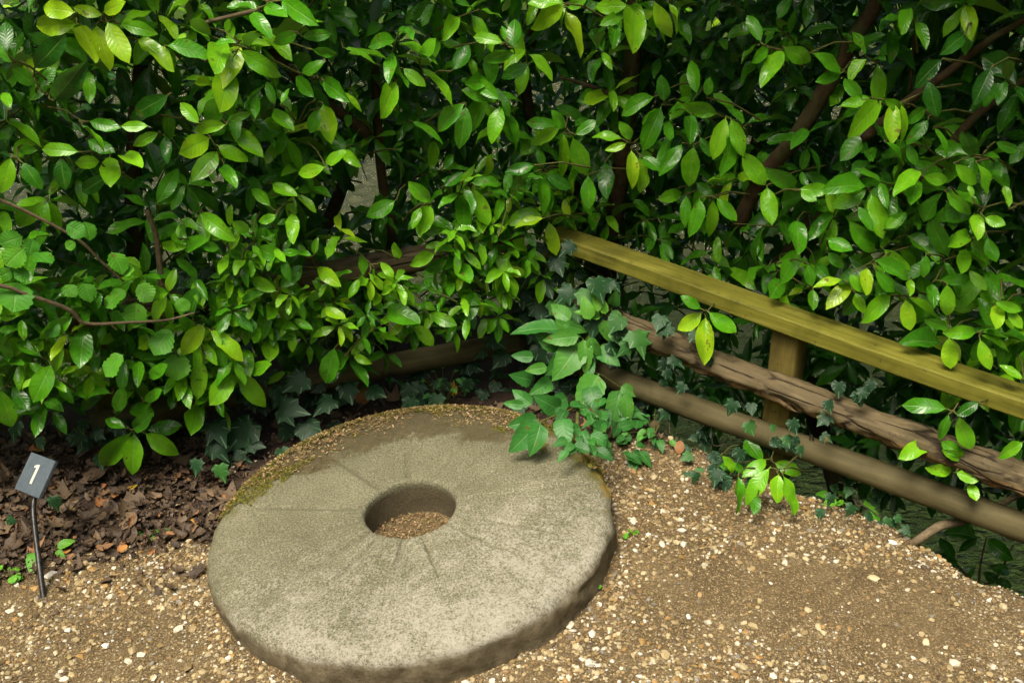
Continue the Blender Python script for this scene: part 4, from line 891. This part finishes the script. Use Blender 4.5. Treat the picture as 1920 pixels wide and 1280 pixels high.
def el_stem(pts, rp, name):
    P = np.array([at_depth(*eh(u, v), el_depth(400 + v / 2.783, eh(u, v)[0]) + 0.01) for u, v in pts]); rad = np.array(rp) * EL_D0 / CAM_F
    V, F = tube(P - el_root, rad, 7, sub=4); link(name, mesh_np(name, V, F, M['twig']), el)
el_stem([(1230, 1140), (1235, 1000), (1250, 850), (1245, 720), (1300, 630), (1360, 550), (1425, 480)], [3.5, 3.2, 3, 2.6, 2.2, 2, 1.4], 'stem')
el_stem([(1250, 800), (1300, 825), (1360, 845), (1460, 910), (1480, 935)], [2, 1.8, 1.6, 1.4, 1], 'stalk')
el_stem([(1240, 1000), (1180, 1030), (1100, 1060), (1035, 1087)], [2, 1.8, 1.6, 1.2], 'stalk')
el_stem([(1340, 600), (1335, 540), (1335, 470)], [1.8, 1.5, 1], 'stalk')
el_stem([(1250, 700), (1200, 660), (1130, 620)], [2, 1.6, 1], 'stalk')

# ------------------------------------------------------------------ ivy
def ivy_patch(label, root, spots, n, regions, off, size, tone, surf=None, axis_cam=0.7):
    ob = tag(empty('ivy', root), label, 'ivy', 'ivy creeping along the fence')
    ls = []
    def add(u, v, s, tn, o_):
        D = (hedge_depth(u, v) if surf is None else surf(u, v)) - o_
        p = at_depth(u, v, D); p[2] = max(p[2], 0.02 + random.random() * 0.03)
        L = s * D / CAM_F * random.uniform(0.72, 0.9)
        a = random.gauss(0, 0.7); d = -UP * math.cos(a) + RT * math.sin(a) - FW * random.uniform(-0.1, 0.5)
        ls.append(Leaf(p, d, -FW * axis_cam + np.array([0, 0, 0.5]) + rng.normal(0, 0.22, 3), L * 0.95, L, 'ivy', tn, 5))
        return p
    for (u, v, s, tn) in spots: add(u, v, s, tn * 0.8, off + 0.07)
    for _ in range(n):
        u0, v0, u1, v1 = random.choice(regions)
        add(random.uniform(u0, u1), random.uniform(v0, v1), random.uniform(*size), random.uniform(*tone), off + random.uniform(-0.10, 0.03))
    for lf in ls: leaf_object('leaf', lf, ob)
    # trailing stems
    for k in range(max(3, n // 12)):
        u0, v0, u1, v1 = random.choice(regions); P = []
        u, v = random.uniform(u0, u1), random.uniform(v0, v1)
        for s in range(5):
            D = (hedge_depth(u, v) if surf is None else surf(u, v)) - off + 0.05
            q = at_depth(u, v, D); q[2] = max(q[2], 0.012); P.append(q); u += random.gauss(0, 22); v += random.gauss(4, 20)
        V, F = tube(np.array(P) - np.array(root), 0.002, 5, sub=3); link('stem', mesh_np('stem', V, F, M['ivy_stem']), ob)
def fence_depth(u, v):
    d = ray(u, v); best = 9e9
    for n_ in (nL, nR):
        a = d[0] * n_[0] + d[1] * n_[1]; c = (EYE[0] - CORNER[0]) * n_[0] + (EYE[1] - CORNER[1]) * n_[1]
        t = -c / a
        if t > 0.3: best = min(best, t)
    g = (0.03 - CAM_H) / d[2] if d[2] < 0 else 9e9
    return min(best - 0.04, g)
ivy_patch('dark ivy smothering the corner where the two fences meet', (0.08, 3.12, 0.0),
          [(1005, 500, 60, .4), (980, 490, 55, .8), (1040, 560, 62, .95), (1100, 540, 70, .9), (1115, 520, 60, .6), (930, 420, 50, .3), (1075, 455, 40, .1), (950, 660, 60, .4), (1000, 610, 55, .2), (915, 630, 55, .2), (1190, 620, 62, .9), (1185, 640, 50, .8), (1240, 590, 52, .6), (1260, 610, 48, .5), (1030, 590, 66, .5), (1060, 610, 60, .3), (1010, 640, 62, .35), (1085, 575, 64, .75), (1120, 590, 58, .5), (1150, 605, 60, .6), (1165, 590, 52, .8), (1050, 650, 60, .3), (1010, 560, 60, .5), (985, 540, 56, .4), (1020, 520, 60, .6), (1075, 540, 60, .5), (1140, 640, 56, .4), (1040, 480, 52, .2), (1000, 455, 50, .2), (960, 520, 56, .45), (1100, 640, 60, .35), (970, 590, 60, .3)],
          95, [(950, 420, 1070, 620), (900, 590, 1010, 760), (1060, 500, 1150, 620), (1000, 560, 1130, 720), (1040, 640, 1150, 780)], 0.02, (30, 52), (0.0, 0.4), fence_depth)
ivy_patch('blue-green ivy hanging below the laurel along the left rim of the millstone', (-0.95, 2.85, 0.0),
          [(475, 790, 95, .35), (520, 765, 72, .45), (570, 790, 72, .35), (575, 705, 60, .3), (625, 745, 60, .35), (395, 790, 72, .3), (395, 830, 62, .3), (650, 715, 55, .3), (380, 555, 45, .2), (360, 520, 42, .3), (620, 600, 45, .2), (615, 620, 60, .25), (410, 870, 46, .85), (370, 860, 40, .5), (690, 730, 52, .4), (770, 745, 46, .5), (820, 738, 50, .45), (100, 930, 40, .5), (25, 970, 30, .6)],
          120, [(340, 720, 640, 860), (560, 560, 700, 720), (30, 780, 260, 850), (330, 500, 420, 580), (760, 660, 900, 745), (440, 690, 600, 760)], 0.05, (30, 52), (0.02, 0.4), fence_depth)
ivy_patch('small grey-green ivy trailing over the bottom rail beside the fence post', (0.78, 2.55, 0.0),
          [(1378, 750, 46, .3), (1408, 755, 36, .15), (1402, 790, 40, .85), (1485, 785, 36, .2), (1445, 825, 36, .15), (1475, 815, 30, .7), (1540, 815, 32, .2), (1450, 795, 20, .8), (1390, 840, 36, .2), (1500, 835, 30, .6), (1345, 880, 40, .2), (1355, 860, 40, .1)],
          70, [(1330, 840, 1420, 900), (1420, 800, 1520, 850), (1540, 700, 1640, 800), (1180, 700, 1340, 860), (1230, 600, 1330, 700)], 0.06, (24, 40), (0.02, 0.4), fence_depth)

def bank_depth(u, v): return pix(at_z(u, v, 0.05))[2]
ivy_patch('sparse young ivy at the gravel edge under the bottom rail, right of the post', (1.0, 2.32, 0.0),
          [(1600, 945, 34, .6), (1625, 960, 30, .4), (1560, 925, 34, .3)], 26, [(1530, 900, 1650, 965), (1640, 955, 1720, 1000), (1280, 850, 1340, 890)], 0.03, (22, 34), (0.1, 0.7), bank_depth)
# ------------------------------------------------------------------ small weeds
def weed(label, u, v, n, L, kind, tone, spread, lift, size_jit=0.3, name='weed'):
    r0 = at_z(u, v, 0.0); r0[2] = max(-0.02, float(ground_h(r0[0], r0[1])))
    ob = tag(empty(name, tuple(r0)), label, 'weed')
    for k in range(n):
        a = random.uniform(0, 6.28); rr = spread * math.sqrt(random.random())
        p = r0 + np.array([math.cos(a) * rr, math.sin(a) * rr, lift * random.uniform(0.3, 1)])
        l = L * random.uniform(1 - size_jit, 1 + size_jit)
        leaf_object('leaf', Leaf(p, [math.cos(a), math.sin(a), random.uniform(-.4, .3)], [random.gauss(0, .25), -0.4, 1], l * (0.9 if kind != 'elder' else 0.5), l, kind, random.uniform(*tone), 5), ob)
        V, F = tube(np.array([r0 - r0, (p - r0) * 0.6 + [0, 0, 0.008], p - r0]), 0.0011, 4, caps=False); link('stalk', mesh_np('stalk', V, F, M['twig']), ob)
weed('fresh green lobed weed at the bank edge below the bottom rail', 1580, 965, 16, .034, 'hazel', (.55, .95), .075, .07)
weed('tiny-leaved dark briar sprig behind the millstone', 835, 765, 14, .026, 'elder', (.35, .7), .07, .13)
weed('small bright green weed at the left edge beside the sign', 18, 1085, 7, .022, 'hazel', (.7, 1), .035, .02)
weed('single broad green leaf lying behind the sign stake', 72, 1050, 1, .085, 'elder', (.75, .8), .005, .03)
weed('little upright sprout right of the sign stake', 108, 1045, 2, .045, 'elder', (.9, 1), .004, .04)
weed('pale green sprig on the litter left of the millstone', 290, 1000, 5, .024, 'ivy', (.8, 1), .03, .015)
weed('tiny clover by the right flank of the millstone', 1180, 1030, 5, .014, 'hazel', (.8, 1), .02, .01)
weed('small weed sprouting against the lower right millstone flank', 1117, 1128, 3, .016, 'hazel', (.6, .9), .01, .02)
weed('low green ground elder at the foot of the elder seedling', 1225, 840, 18, .038, 'elder', (.3, .7), .09, .06)

# dark seedling laurels over the water at the right
sd_root = at_z(1835, 1085, -0.28)
sdl = tag(empty('laurel_seedling', tuple(sd_root)), 'dark laurel seedling rising from the stream bank under the bottom rail', 'seedling', 'seedlings on the bank')
for bx, by, tx, ty, wd in [(1840, 1005, 1800, 1030, 20), (1850, 1010, 1890, 1045, 34), (1835, 1008, 1780, 990, 22), (1815, 980, 1825, 1005, 12), (1790, 1050, 1765, 1010, 24), (1800, 1060, 1740, 1045, 26), (1830, 1060, 1790, 1090, 24), (1850, 1060, 1895, 1070, 22), (1840, 1070, 1880, 1095, 22), (1825, 1085, 1800, 1108, 20), (1860, 1085, 1900, 1100, 20), (1770, 1060, 1745, 1080, 20)]:
    lf = hero(bx, by, tx, ty, wd, random.uniform(.1, .3), hedge_depth(bx, by) - pix(sd_root)[2] + random.uniform(0, .08), 'laurel', [])
    leaf_object('leaf', lf, sdl)
for pts in ([(1835, 1105), (1838, 1060), (1850, 1005)], [(1832, 1100), (1800, 1065), (1775, 1050)], [(1838, 1100), (1870, 1080), (1900, 1020)]):
    P = np.array([at_depth(u, v, pix(sd_root)[2] - 0.02) for u, v in pts]); V, F = tube(P - sd_root, [.004, .003, .002], 6, sub=4); link('stem', mesh_np('stem', V, F, M['bark']), sdl)
rt_pts = [at_depth(1690, 1030, 2.78), at_depth(1722, 1012, 2.72), at_depth(1765, 985, 2.72), at_depth(1830, 968, 2.76), at_depth(1960, 900, 3.0)]
V, F = tube(np.array(rt_pts) - rt_pts[0], [.010, .012, .012, .010, .008], 10, sub=5, noise=.1)
tag(link('fallen_branch', mesh_np('fallen_branch', V, F, M['brown_twig']), None, tuple(rt_pts[0])), 'bare brown branch reaching from the bank under the bottom rail', 'branch')

# ------------------------------------------------------------------ fallen leaves and litter
def ground_leaf(name, u, v, L, tone, var, ang, tilt=0.25, z=None, stand=0.0):
    p = at_z(u, v, 0.0) if z is None else at_z(u, v, z)
    if z is None: p[2] = float(ground_h(p[0], p[1])) + 0.012
    d = [math.cos(ang), math.sin(ang), stand]
    return leaf_object(name, Leaf(p, d, [random.gauss(0, tilt), random.gauss(-.15, tilt), 1], L * (1.0 if var < 6 else 1.5) * random.uniform(.8, 1.0), L, 'dead', tone, 5, var))
for lab, u, v, L, tone, var, ang, kw in [
    ('yellow leaf standing on edge behind the millstone rim', 850, 752, .055, .97, 6, 1.5, dict(stand=2.5)),
    ('orange-brown curled leaf leaning at the back of the millstone', 683, 770, .075, .74, 7, 1.8, dict(stand=2.0)),
    ('small glowing orange leaf left of the millstone rim', 355, 982, .032, .84, 7, 0.2, {}),
    ('pale orange leaf on the gravel edge left of the millstone', 222, 1042, .03, .80, 8, 0.6, {}),
    ('round reddish-brown leaf on the litter', 178, 1018, .026, .70, 8, 1.0, {}),
    ('yellow withered leaf under the hedge above the litter', 240, 925, .045, .93, 7, 1.3, {}),
    ('big tan lobed leaf on the litter under the hanging laurel tip', 195, 905, .095, .55, 2, 2.6, {}),
    ('brown lobed leaf propped against the left millstone rim', 370, 940, .085, .48, 1, 0.9, {}),
    ('brown star-shaped leaf right of the sign stake', 112, 962, .06, .52, 3, 0.5, {}),
    ('orange fleck of leaf beside the little sprout', 120, 1046, .024, .80, 8, 0.4, {}),
    ('tan crumpled leaf behind the millstone under the bottom rail', 735, 765, .07, .60, 0, 1.2, dict(stand=.5)),
    ('tan curled leaf at the foot of the elder', 1270, 880, .045, .70, 7, 1.3, dict(stand=1.0)),
    ('ochre leaf in the shade above the sign plate', 60, 850, .05, .86, 7, 0.2, {}),
    ('rusty leaf under the left end of the log fence', 500, 770, .08, .62, 4, 0.1, dict(stand=.4))]:
    tag(ground_leaf('fallen_leaf', u, v, L, tone, var, ang, **kw), lab, 'leaf', 'fallen leaves')
def rand_litter():
    while True:
        u, v = random.uniform(-60, 470), random.uniform(800, 1110)
        if random.random() < 0.18: u, v = random.uniform(450, 1330), random.uniform(760, 900)
        p = at_z(u, v, 0)
        if (litter_zone(p[0], p[1]) > random.random() * 0.9 + 0.08 or (random.random() < 0.07 and p[1] > 1.98)) and not in_stone(p[0], p[1], 0.01): return u, v
for i in range(80):
    u, v = rand_litter()
    tag(ground_leaf('fallen_leaf', u, v, random.uniform(.035, .085), random.uniform(.2, .66), random.randrange(9), random.uniform(0, 6.28), 0.45),
        'dull brown dead leaf among the litter under the hedge', 'leaf', 'brown leaves of the litter')
Lt = []
for i in range(3800):
    u, v = rand_litter(); p = at_z(u, v, 0); p[2] = float(ground_h(p[0], p[1])) + random.uniform(0.0, 0.016); a = random.uniform(0, 6.28); L = random.choice([.01, .015, .02, .03, .045]) * random.uniform(.7, 1.3)
    Lt.append(Leaf(p, [math.cos(a), math.sin(a), random.gauss(0, .3)], [random.gauss(0, .5), random.gauss(0, .5), 1], L * random.uniform(.3, .9), L, 'dead', min(.74, max(0, random.gauss(.32, .20))), 1))
tag(leaf_mass('leaf_litter', Lt, None), 'crumbled brown leaf litter under the hedge', None, None, 'stuff')

# ------------------------------------------------------------------ gravel
ICO = None
def ico():
    t = (1 + 5 ** .5) / 2
    v = np.array([(-1, t, 0), (1, t, 0), (-1, -t, 0), (1, -t, 0), (0, -1, t), (0, 1, t), (0, -1, -t), (0, 1, -t), (t, 0, -1), (t, 0, 1), (-t, 0, -1), (-t, 0, 1)], float); v /= np.linalg.norm(v[0])
    f = np.array([(0, 11, 5), (0, 5, 1), (0, 1, 7), (0, 7, 10), (0, 10, 11), (1, 5, 9), (5, 11, 4), (11, 10, 2), (10, 7, 6), (7, 1, 8), (3, 9, 4), (3, 4, 2), (3, 2, 6), (3, 6, 8), (3, 8, 9), (4, 9, 5), (2, 4, 11), (6, 2, 10), (8, 6, 7), (9, 8, 1)])
    return v, f
OCT_V = np.array([(1, 0, 0), (-1, 0, 0), (0, 1, 0), (0, -1, 0), (0, 0, 1), (0, 0, -1)], float)
OCT_F = np.array([(0, 2, 4), (2, 1, 4), (1, 3, 4), (3, 0, 4), (2, 0, 5), (1, 2, 5), (3, 1, 5), (0, 3, 5)])
PAL = 0.80 * np.array([(.50, .40, .205), (.37, .275, .125), (.61, .52, .31), (.76, .71, .55), (.84, .82, .72), (.30, .195, .08), (.44, .27, .09), (.23, .18, .11), (.28, .26, .21), (.14, .095, .05)])
PALW = np.array([.19, .20, .15, .08, .04, .12, .07, .07, .03, .07]); PALW /= PALW.sum()
def rand_rot(n):
    q = rng.normal(size=(n, 4)); q /= np.linalg.norm(q, axis=1)[:, None]; a, b_, c, d = q.T
    return np.stack([np.stack([1 - 2 * (c * c + d * d), 2 * (b_ * c - a * d), 2 * (b_ * d + a * c)], -1), np.stack([2 * (b_ * c + a * d), 1 - 2 * (b_ * b_ + d * d), 2 * (c * d - a * b_)], -1), np.stack([2 * (b_ * d - a * c), 2 * (c * d + a * b_), 1 - 2 * (b_ * b_ + c * c)], -1)], 1)
def pebble_mesh(name, X, Y, S, cols, base, z=None, flatz=0.6, jit=0.22, mat='pebble', aniso=(0.7, 1.3), lift=0.15, flat=True):
    bv, bf = base; n = len(X); k = len(bv)
    sh = bv[None] * (1 + rng.normal(0, jit, (n, k, 1))) * rng.uniform(*aniso, (n, 1, 3))
    sh = np.einsum('nij,nkj->nki', rand_rot(n), sh) * S[:, None, None]
    sh[:, :, 2] *= flatz
    Z = (ground_h(X, Y) if z is None else z) + S * lift
    V = (sh + np.stack([X, Y, Z], -1)[:, None, :]).reshape(-1, 3)
    F = (bf[None] + (np.arange(n) * k)[:, None, None]).reshape(-1, 3)
    C = np.repeat(np.c_[cols, np.ones(n)], k, 0)
    return mesh_np(name, V, F, M[mat], colors={'col': C}, flat=flat)
def gravel_spots(n, dens_seed, x=(-1.75, 1.75), y=(1.30, 2.95), thr=0.0):
    X = rng.uniform(*x, n); Y = rng.uniform(*y, n)
    keep = ~in_stone(X, Y, -0.004) & (rng.random(n) > litter_zone(X, Y) * 0.97) & (ground_h(X, Y) > -0.05)
    d = fbm(X, Y, 4.0, dens_seed) - 0.17 * np.exp(-(((X - 0.75) / .42) ** 2 + ((Y - 1.98) / .17) ** 2)); keep &= rng.random(n) < np.clip((d - 0.28) * 2.6 + thr, 0.06, 1)
    return X[keep], Y[keep]
def pcol(n, bright=0.0):
    c = PAL[rng.choice(len(PAL), n, p=PALW)] * rng.uniform(0.75, 1.15, (n, 1)); return np.clip(c + bright, 0.02, 0.9)
X, Y = gravel_spots(75000, 21); S = rng.uniform(.0018, .0038, len(X))
tag(link('fine_grit', pebble_mesh('fine_grit', X, Y, S, pcol(len(X)) * 0.8, (OCT_V, OCT_F))), 'fine brown grit trodden into the earth', None, None, 'stuff')
X, Y = gravel_spots(56000, 22); S = rng.gamma(3, .0009, len(X)) + .0018
tag(link('gravel', pebble_mesh('gravel', X, Y, S, pcol(len(X)), ico())), 'tan and white flint gravel around the millstone', None, None, 'stuff')
# the larger stones, one by one
pm = []
for k in range(8):
    v, f = ico(); rs = np.random.default_rng(900 + k); v = v * (1 + rs.normal(0, .2, (12, 1))) * rs.uniform(.7, 1.3, 3); v[:, 2] *= .62
    pm.append(mesh_np('pebble', v, f, M['pebble'], colors={'col': np.ones((12, 4))}, flat=True))
n_p = 0
spots = [(1070, 1195, 10), (1073, 1170, 8), (1148, 1168, 8), (1110, 1215, 7), (1080, 1238, 8), (1022, 1248, 7), (935, 1257, 6), (1007, 1232, 6), (1240, 1045, 8), (1205, 1100, 8), (1468, 1080, 8), (1632, 1112, 9), (1875, 1163, 8), (1325, 1195, 9), (1480, 1065, 6), (1420, 1158, 8), (1530, 1205, 9), (1540, 1215, 8), (1380, 985, 6), (1670, 1040, 7), (146, 1205, 7), (240, 1240, 8), (250, 1222, 8), (228, 1235, 6), (290, 1270, 7), (200, 1215, 9), (265, 1230, 9), (335, 1183, 8), (210, 1123, 7), (78, 1135, 7), (95, 1080, 9), (55, 1068, 9), (102, 1060, 7), (130, 1188, 8), (365, 1265, 7), (20, 1145, 7), (1785, 1268, 10), (1730, 1230, 9), (1410, 1202, 8), (1860, 1235, 6), (1905, 1240, 6), (1440, 1275, 9), (1350, 1205, 8), (1725, 1265, 7)]
for i in range(170):
    if i < len(spots): u, v, s = spots[i]; col = PAL[random.choice([2, 3, 4, 2, 3, 0])]
    else:
        while True:
            u, v = random.uniform(0, 1920), random.uniform(900, 1280); p = at_z(u, v, 0)
            if litter_zone(p[0], p[1]) < .3 and not in_stone(p[0], p[1], .01) and max(sdist(p[0], p[1])) < 0: break
        s = random.uniform(4, 6.5); col = PAL[rng.choice(len(PAL), p=PALW)]
    p = at_z(u, v, 0); D = pix(p)[2]; r_ = s * D / CAM_F
    o = link('pebble', pm[i % 8], ground, (p[0], p[1], float(ground_h(p[0], p[1])) + r_ * .25)); o.scale = (r_, r_, r_); o.rotation_euler = (0, 0, random.uniform(0, 6.28)); o.color = (*np.clip(col * random.uniform(.9, 1.1), 0, .9), 1)

# brown seed husks and chips: on the ground right of the stone, in the hole and on the mossy rim
FL_V = np.array([(-1, -.35, 0), (1, -.25, .1), (.9, .35, .25), (-.9, .3, .1)]); FL_F = np.array([(0, 1, 2), (0, 2, 3)])
HUSK = np.array([(.29, .175, .075), (.21, .13, .06), (.38, .26, .125), (.15, .09, .045), (.46, .34, .19), (.22, .19, .06)])
def husks(name, P, S, label, cols=None):
    n = len(P); sh = np.einsum('nij,nkj->nki', rand_rot(n), FL_V[None] * rng.uniform(.6, 1.3, (n, 1, 3)))
    sh[:, :, 2] *= .5; sh = sh * S[:, None, None]
    V = (sh + P[:, None, :]).reshape(-1, 3); F = (FL_F[None] + (np.arange(n) * 4)[:, None, None]).reshape(-1, 3)
    c = HUSK[rng.integers(0, len(HUSK), n)] * rng.uniform(.7, 1.2, (n, 1)) if cols is None else cols
    tag(link(name, mesh_np(name, V, F, M['husk'], colors={'col': np.repeat(np.c_[c, np.ones(n)], 4, 0)}, flat=True)), label, None, None, 'stuff')
X, Y = rng.uniform(-1.75, 1.6, 60000), rng.uniform(1.3, 2.95, 60000)
dn = 0.85 * np.exp(-(((X - 0.55) / .38) ** 2 + ((Y - 2.42) / .26) ** 2)) + 0.05 + 0.35 * np.exp(-((Y - 2.15) / .12) ** 2) * (X < -.75) + 0.25 * (fbm(X, Y, 3, 30) > .56)
k = (rng.random(len(X)) < dn) & ~in_stone(X, Y, -.004) & (np.maximum(*sdist(X, Y)) < .02) & (litter_zone(X, Y) < .9)
X, Y = X[k], Y[k]
husks('seed_husks', np.stack([X, Y, ground_h(X, Y) + .003], -1), rng.uniform(.0025, .006, len(X)), 'dry brown seed husks strewn over the gravel right of the millstone')
a = rng.uniform(0, 6.28, 900); r_ = .118 * np.sqrt(rng.random(900)); X, Y = ST_C[0] + np.cos(a) * r_, ST_C[1] + np.sin(a) * r_
husks('hole_debris', np.stack([X, Y, np.maximum(ground_h(X, Y), 0) + rng.uniform(.002, .012, 900)], -1), rng.uniform(.003, .006, 900), 'brown husks and grit lying in the millstone hole')
n = 8500; th = rng.uniform(R(8), R(178), n); r_ = ST_R * np.sqrt(rng.uniform(.30, 1.0, n))
x, y = np.cos(th) * r_, np.sin(th) * r_
w0 = smooth(R(10), R(62), th) * smooth(R(180), R(135), th)
lim = 0.60 - 0.225 * w0 + (fbm(x, y, 7, 40) - .5) * .42 + rng.normal(0, .03, n)
k = (r_ > lim + 0.015) & (r_ < ST_R - .006) & (rng.random(n) < 0.35 + 0.65 * smooth(.38, .50, r_)); x, y, r_ = x[k], y[k], r_[k]
P = np.array([stone_pt(a_, b_, .004 - .012 * float(smooth(.52, .552, c))) for a_, b_, c in zip(x, y, r_)])
husks('rim_debris', P, rng.uniform(.0025, .007, len(P)), 'brown husks and bark crumbs on the mossy back rim of the millstone')
x, y = rng.uniform(-.5, .5, 260), rng.uniform(-.5, .5, 260); k = (np.hypot(x, y) < .5) & (np.hypot(x, y) > .15); x, y = x[k], y[k]
husks('stone_specks', np.array([stone_pt(a_, b_, .001) for a_, b_ in zip(x, y)]), rng.uniform(.001, .0028, len(x)), 'stray chips and crumbs on the millstone face')
# moss cushion along the back rim
n = 24000; th = rng.uniform(R(12), R(175), n); r_ = rng.uniform(.42, ST_R + .002, n); x, y = np.cos(th) * r_, np.sin(th) * r_
k = fbm(x, y, 9, 50) + 0.5 * smooth(.49, .55, r_) > .64; x, y, r_ = x[k], y[k], r_[k]
P = np.array([stone_pt(a_, b_, .002 - .022 * float(smooth(.52, .556, c)) ** 1.5) for a_, b_, c in zip(x, y, r_)])
mc = np.array([(.10, .11, .012), (.17, .16, .018), (.06, .07, .01), (.24, .20, .03)])[rng.integers(0, 4, len(P))]
husks('moss', P, rng.uniform(.002, .0045, len(P)), 'olive moss cushion along the back rim of the millstone', mc)

# ------------------------------------------------------------------ far bank, and an unseen leaf ring added to block low sky
VAR['clump'] = [blade([0, .3, .7, 1], [.1, .45, .42, .05], (-1, 0, 1), .2, .2, .1, 70 + k) for k in range(4)]
M['clump'] = M['far']; TB = []
for i in range(6500):
    a = random.uniform(R(55), R(305)); d_ = random.uniform(4.8, 8.5); x = math.sin(a) * d_; y = 1.0 + math.cos(a) * d_
    if y > 2.2 and x > 1.0: d_ *= 1.2; x = math.sin(a) * d_
    z = random.random() ** 0.9 * 5.2 + 0.2; L = random.uniform(.35, .7); t = random.uniform(0, 6.28)
    TB.append(Leaf([x, y, z], [math.cos(t), math.sin(t), random.uniform(-.7, .4)], [random.gauss(0, .5), random.gauss(0, .5), 1], L * .6, L, 'clump', random.uniform(.3, .7), 0))
tag(leaf_mass('sky_block_foliage', TB, None), 'unseen ring of leaf clumps added around the viewer to block low sky', None, None, 'stuff')
FB = []
for i in range(9000):
    x = random.uniform(-11, 13); y = random.uniform(10.2, 13.5); z = float(ground_h(x, y)) + random.random() ** 1.3 * 6.0
    if -5.5 < x < 0.3 and z > 1.2 and random.random() < 0.9: continue
    a = random.uniform(0, 6.28); L = random.uniform(.12, .26)
    FB.append(Leaf([x, y, z], [math.cos(a), math.sin(a), random.uniform(-.7, .4)], [random.gauss(0, .4), -.5 + random.gauss(0, .4), 1], L * .5, L, 'far', random.uniform(.5, 1.0), 0))
tag(leaf_mass('far_bank_foliage', FB, None), 'sunlit foliage mass on the far bank seen through gaps in the hedge', None, None, 'stuff')
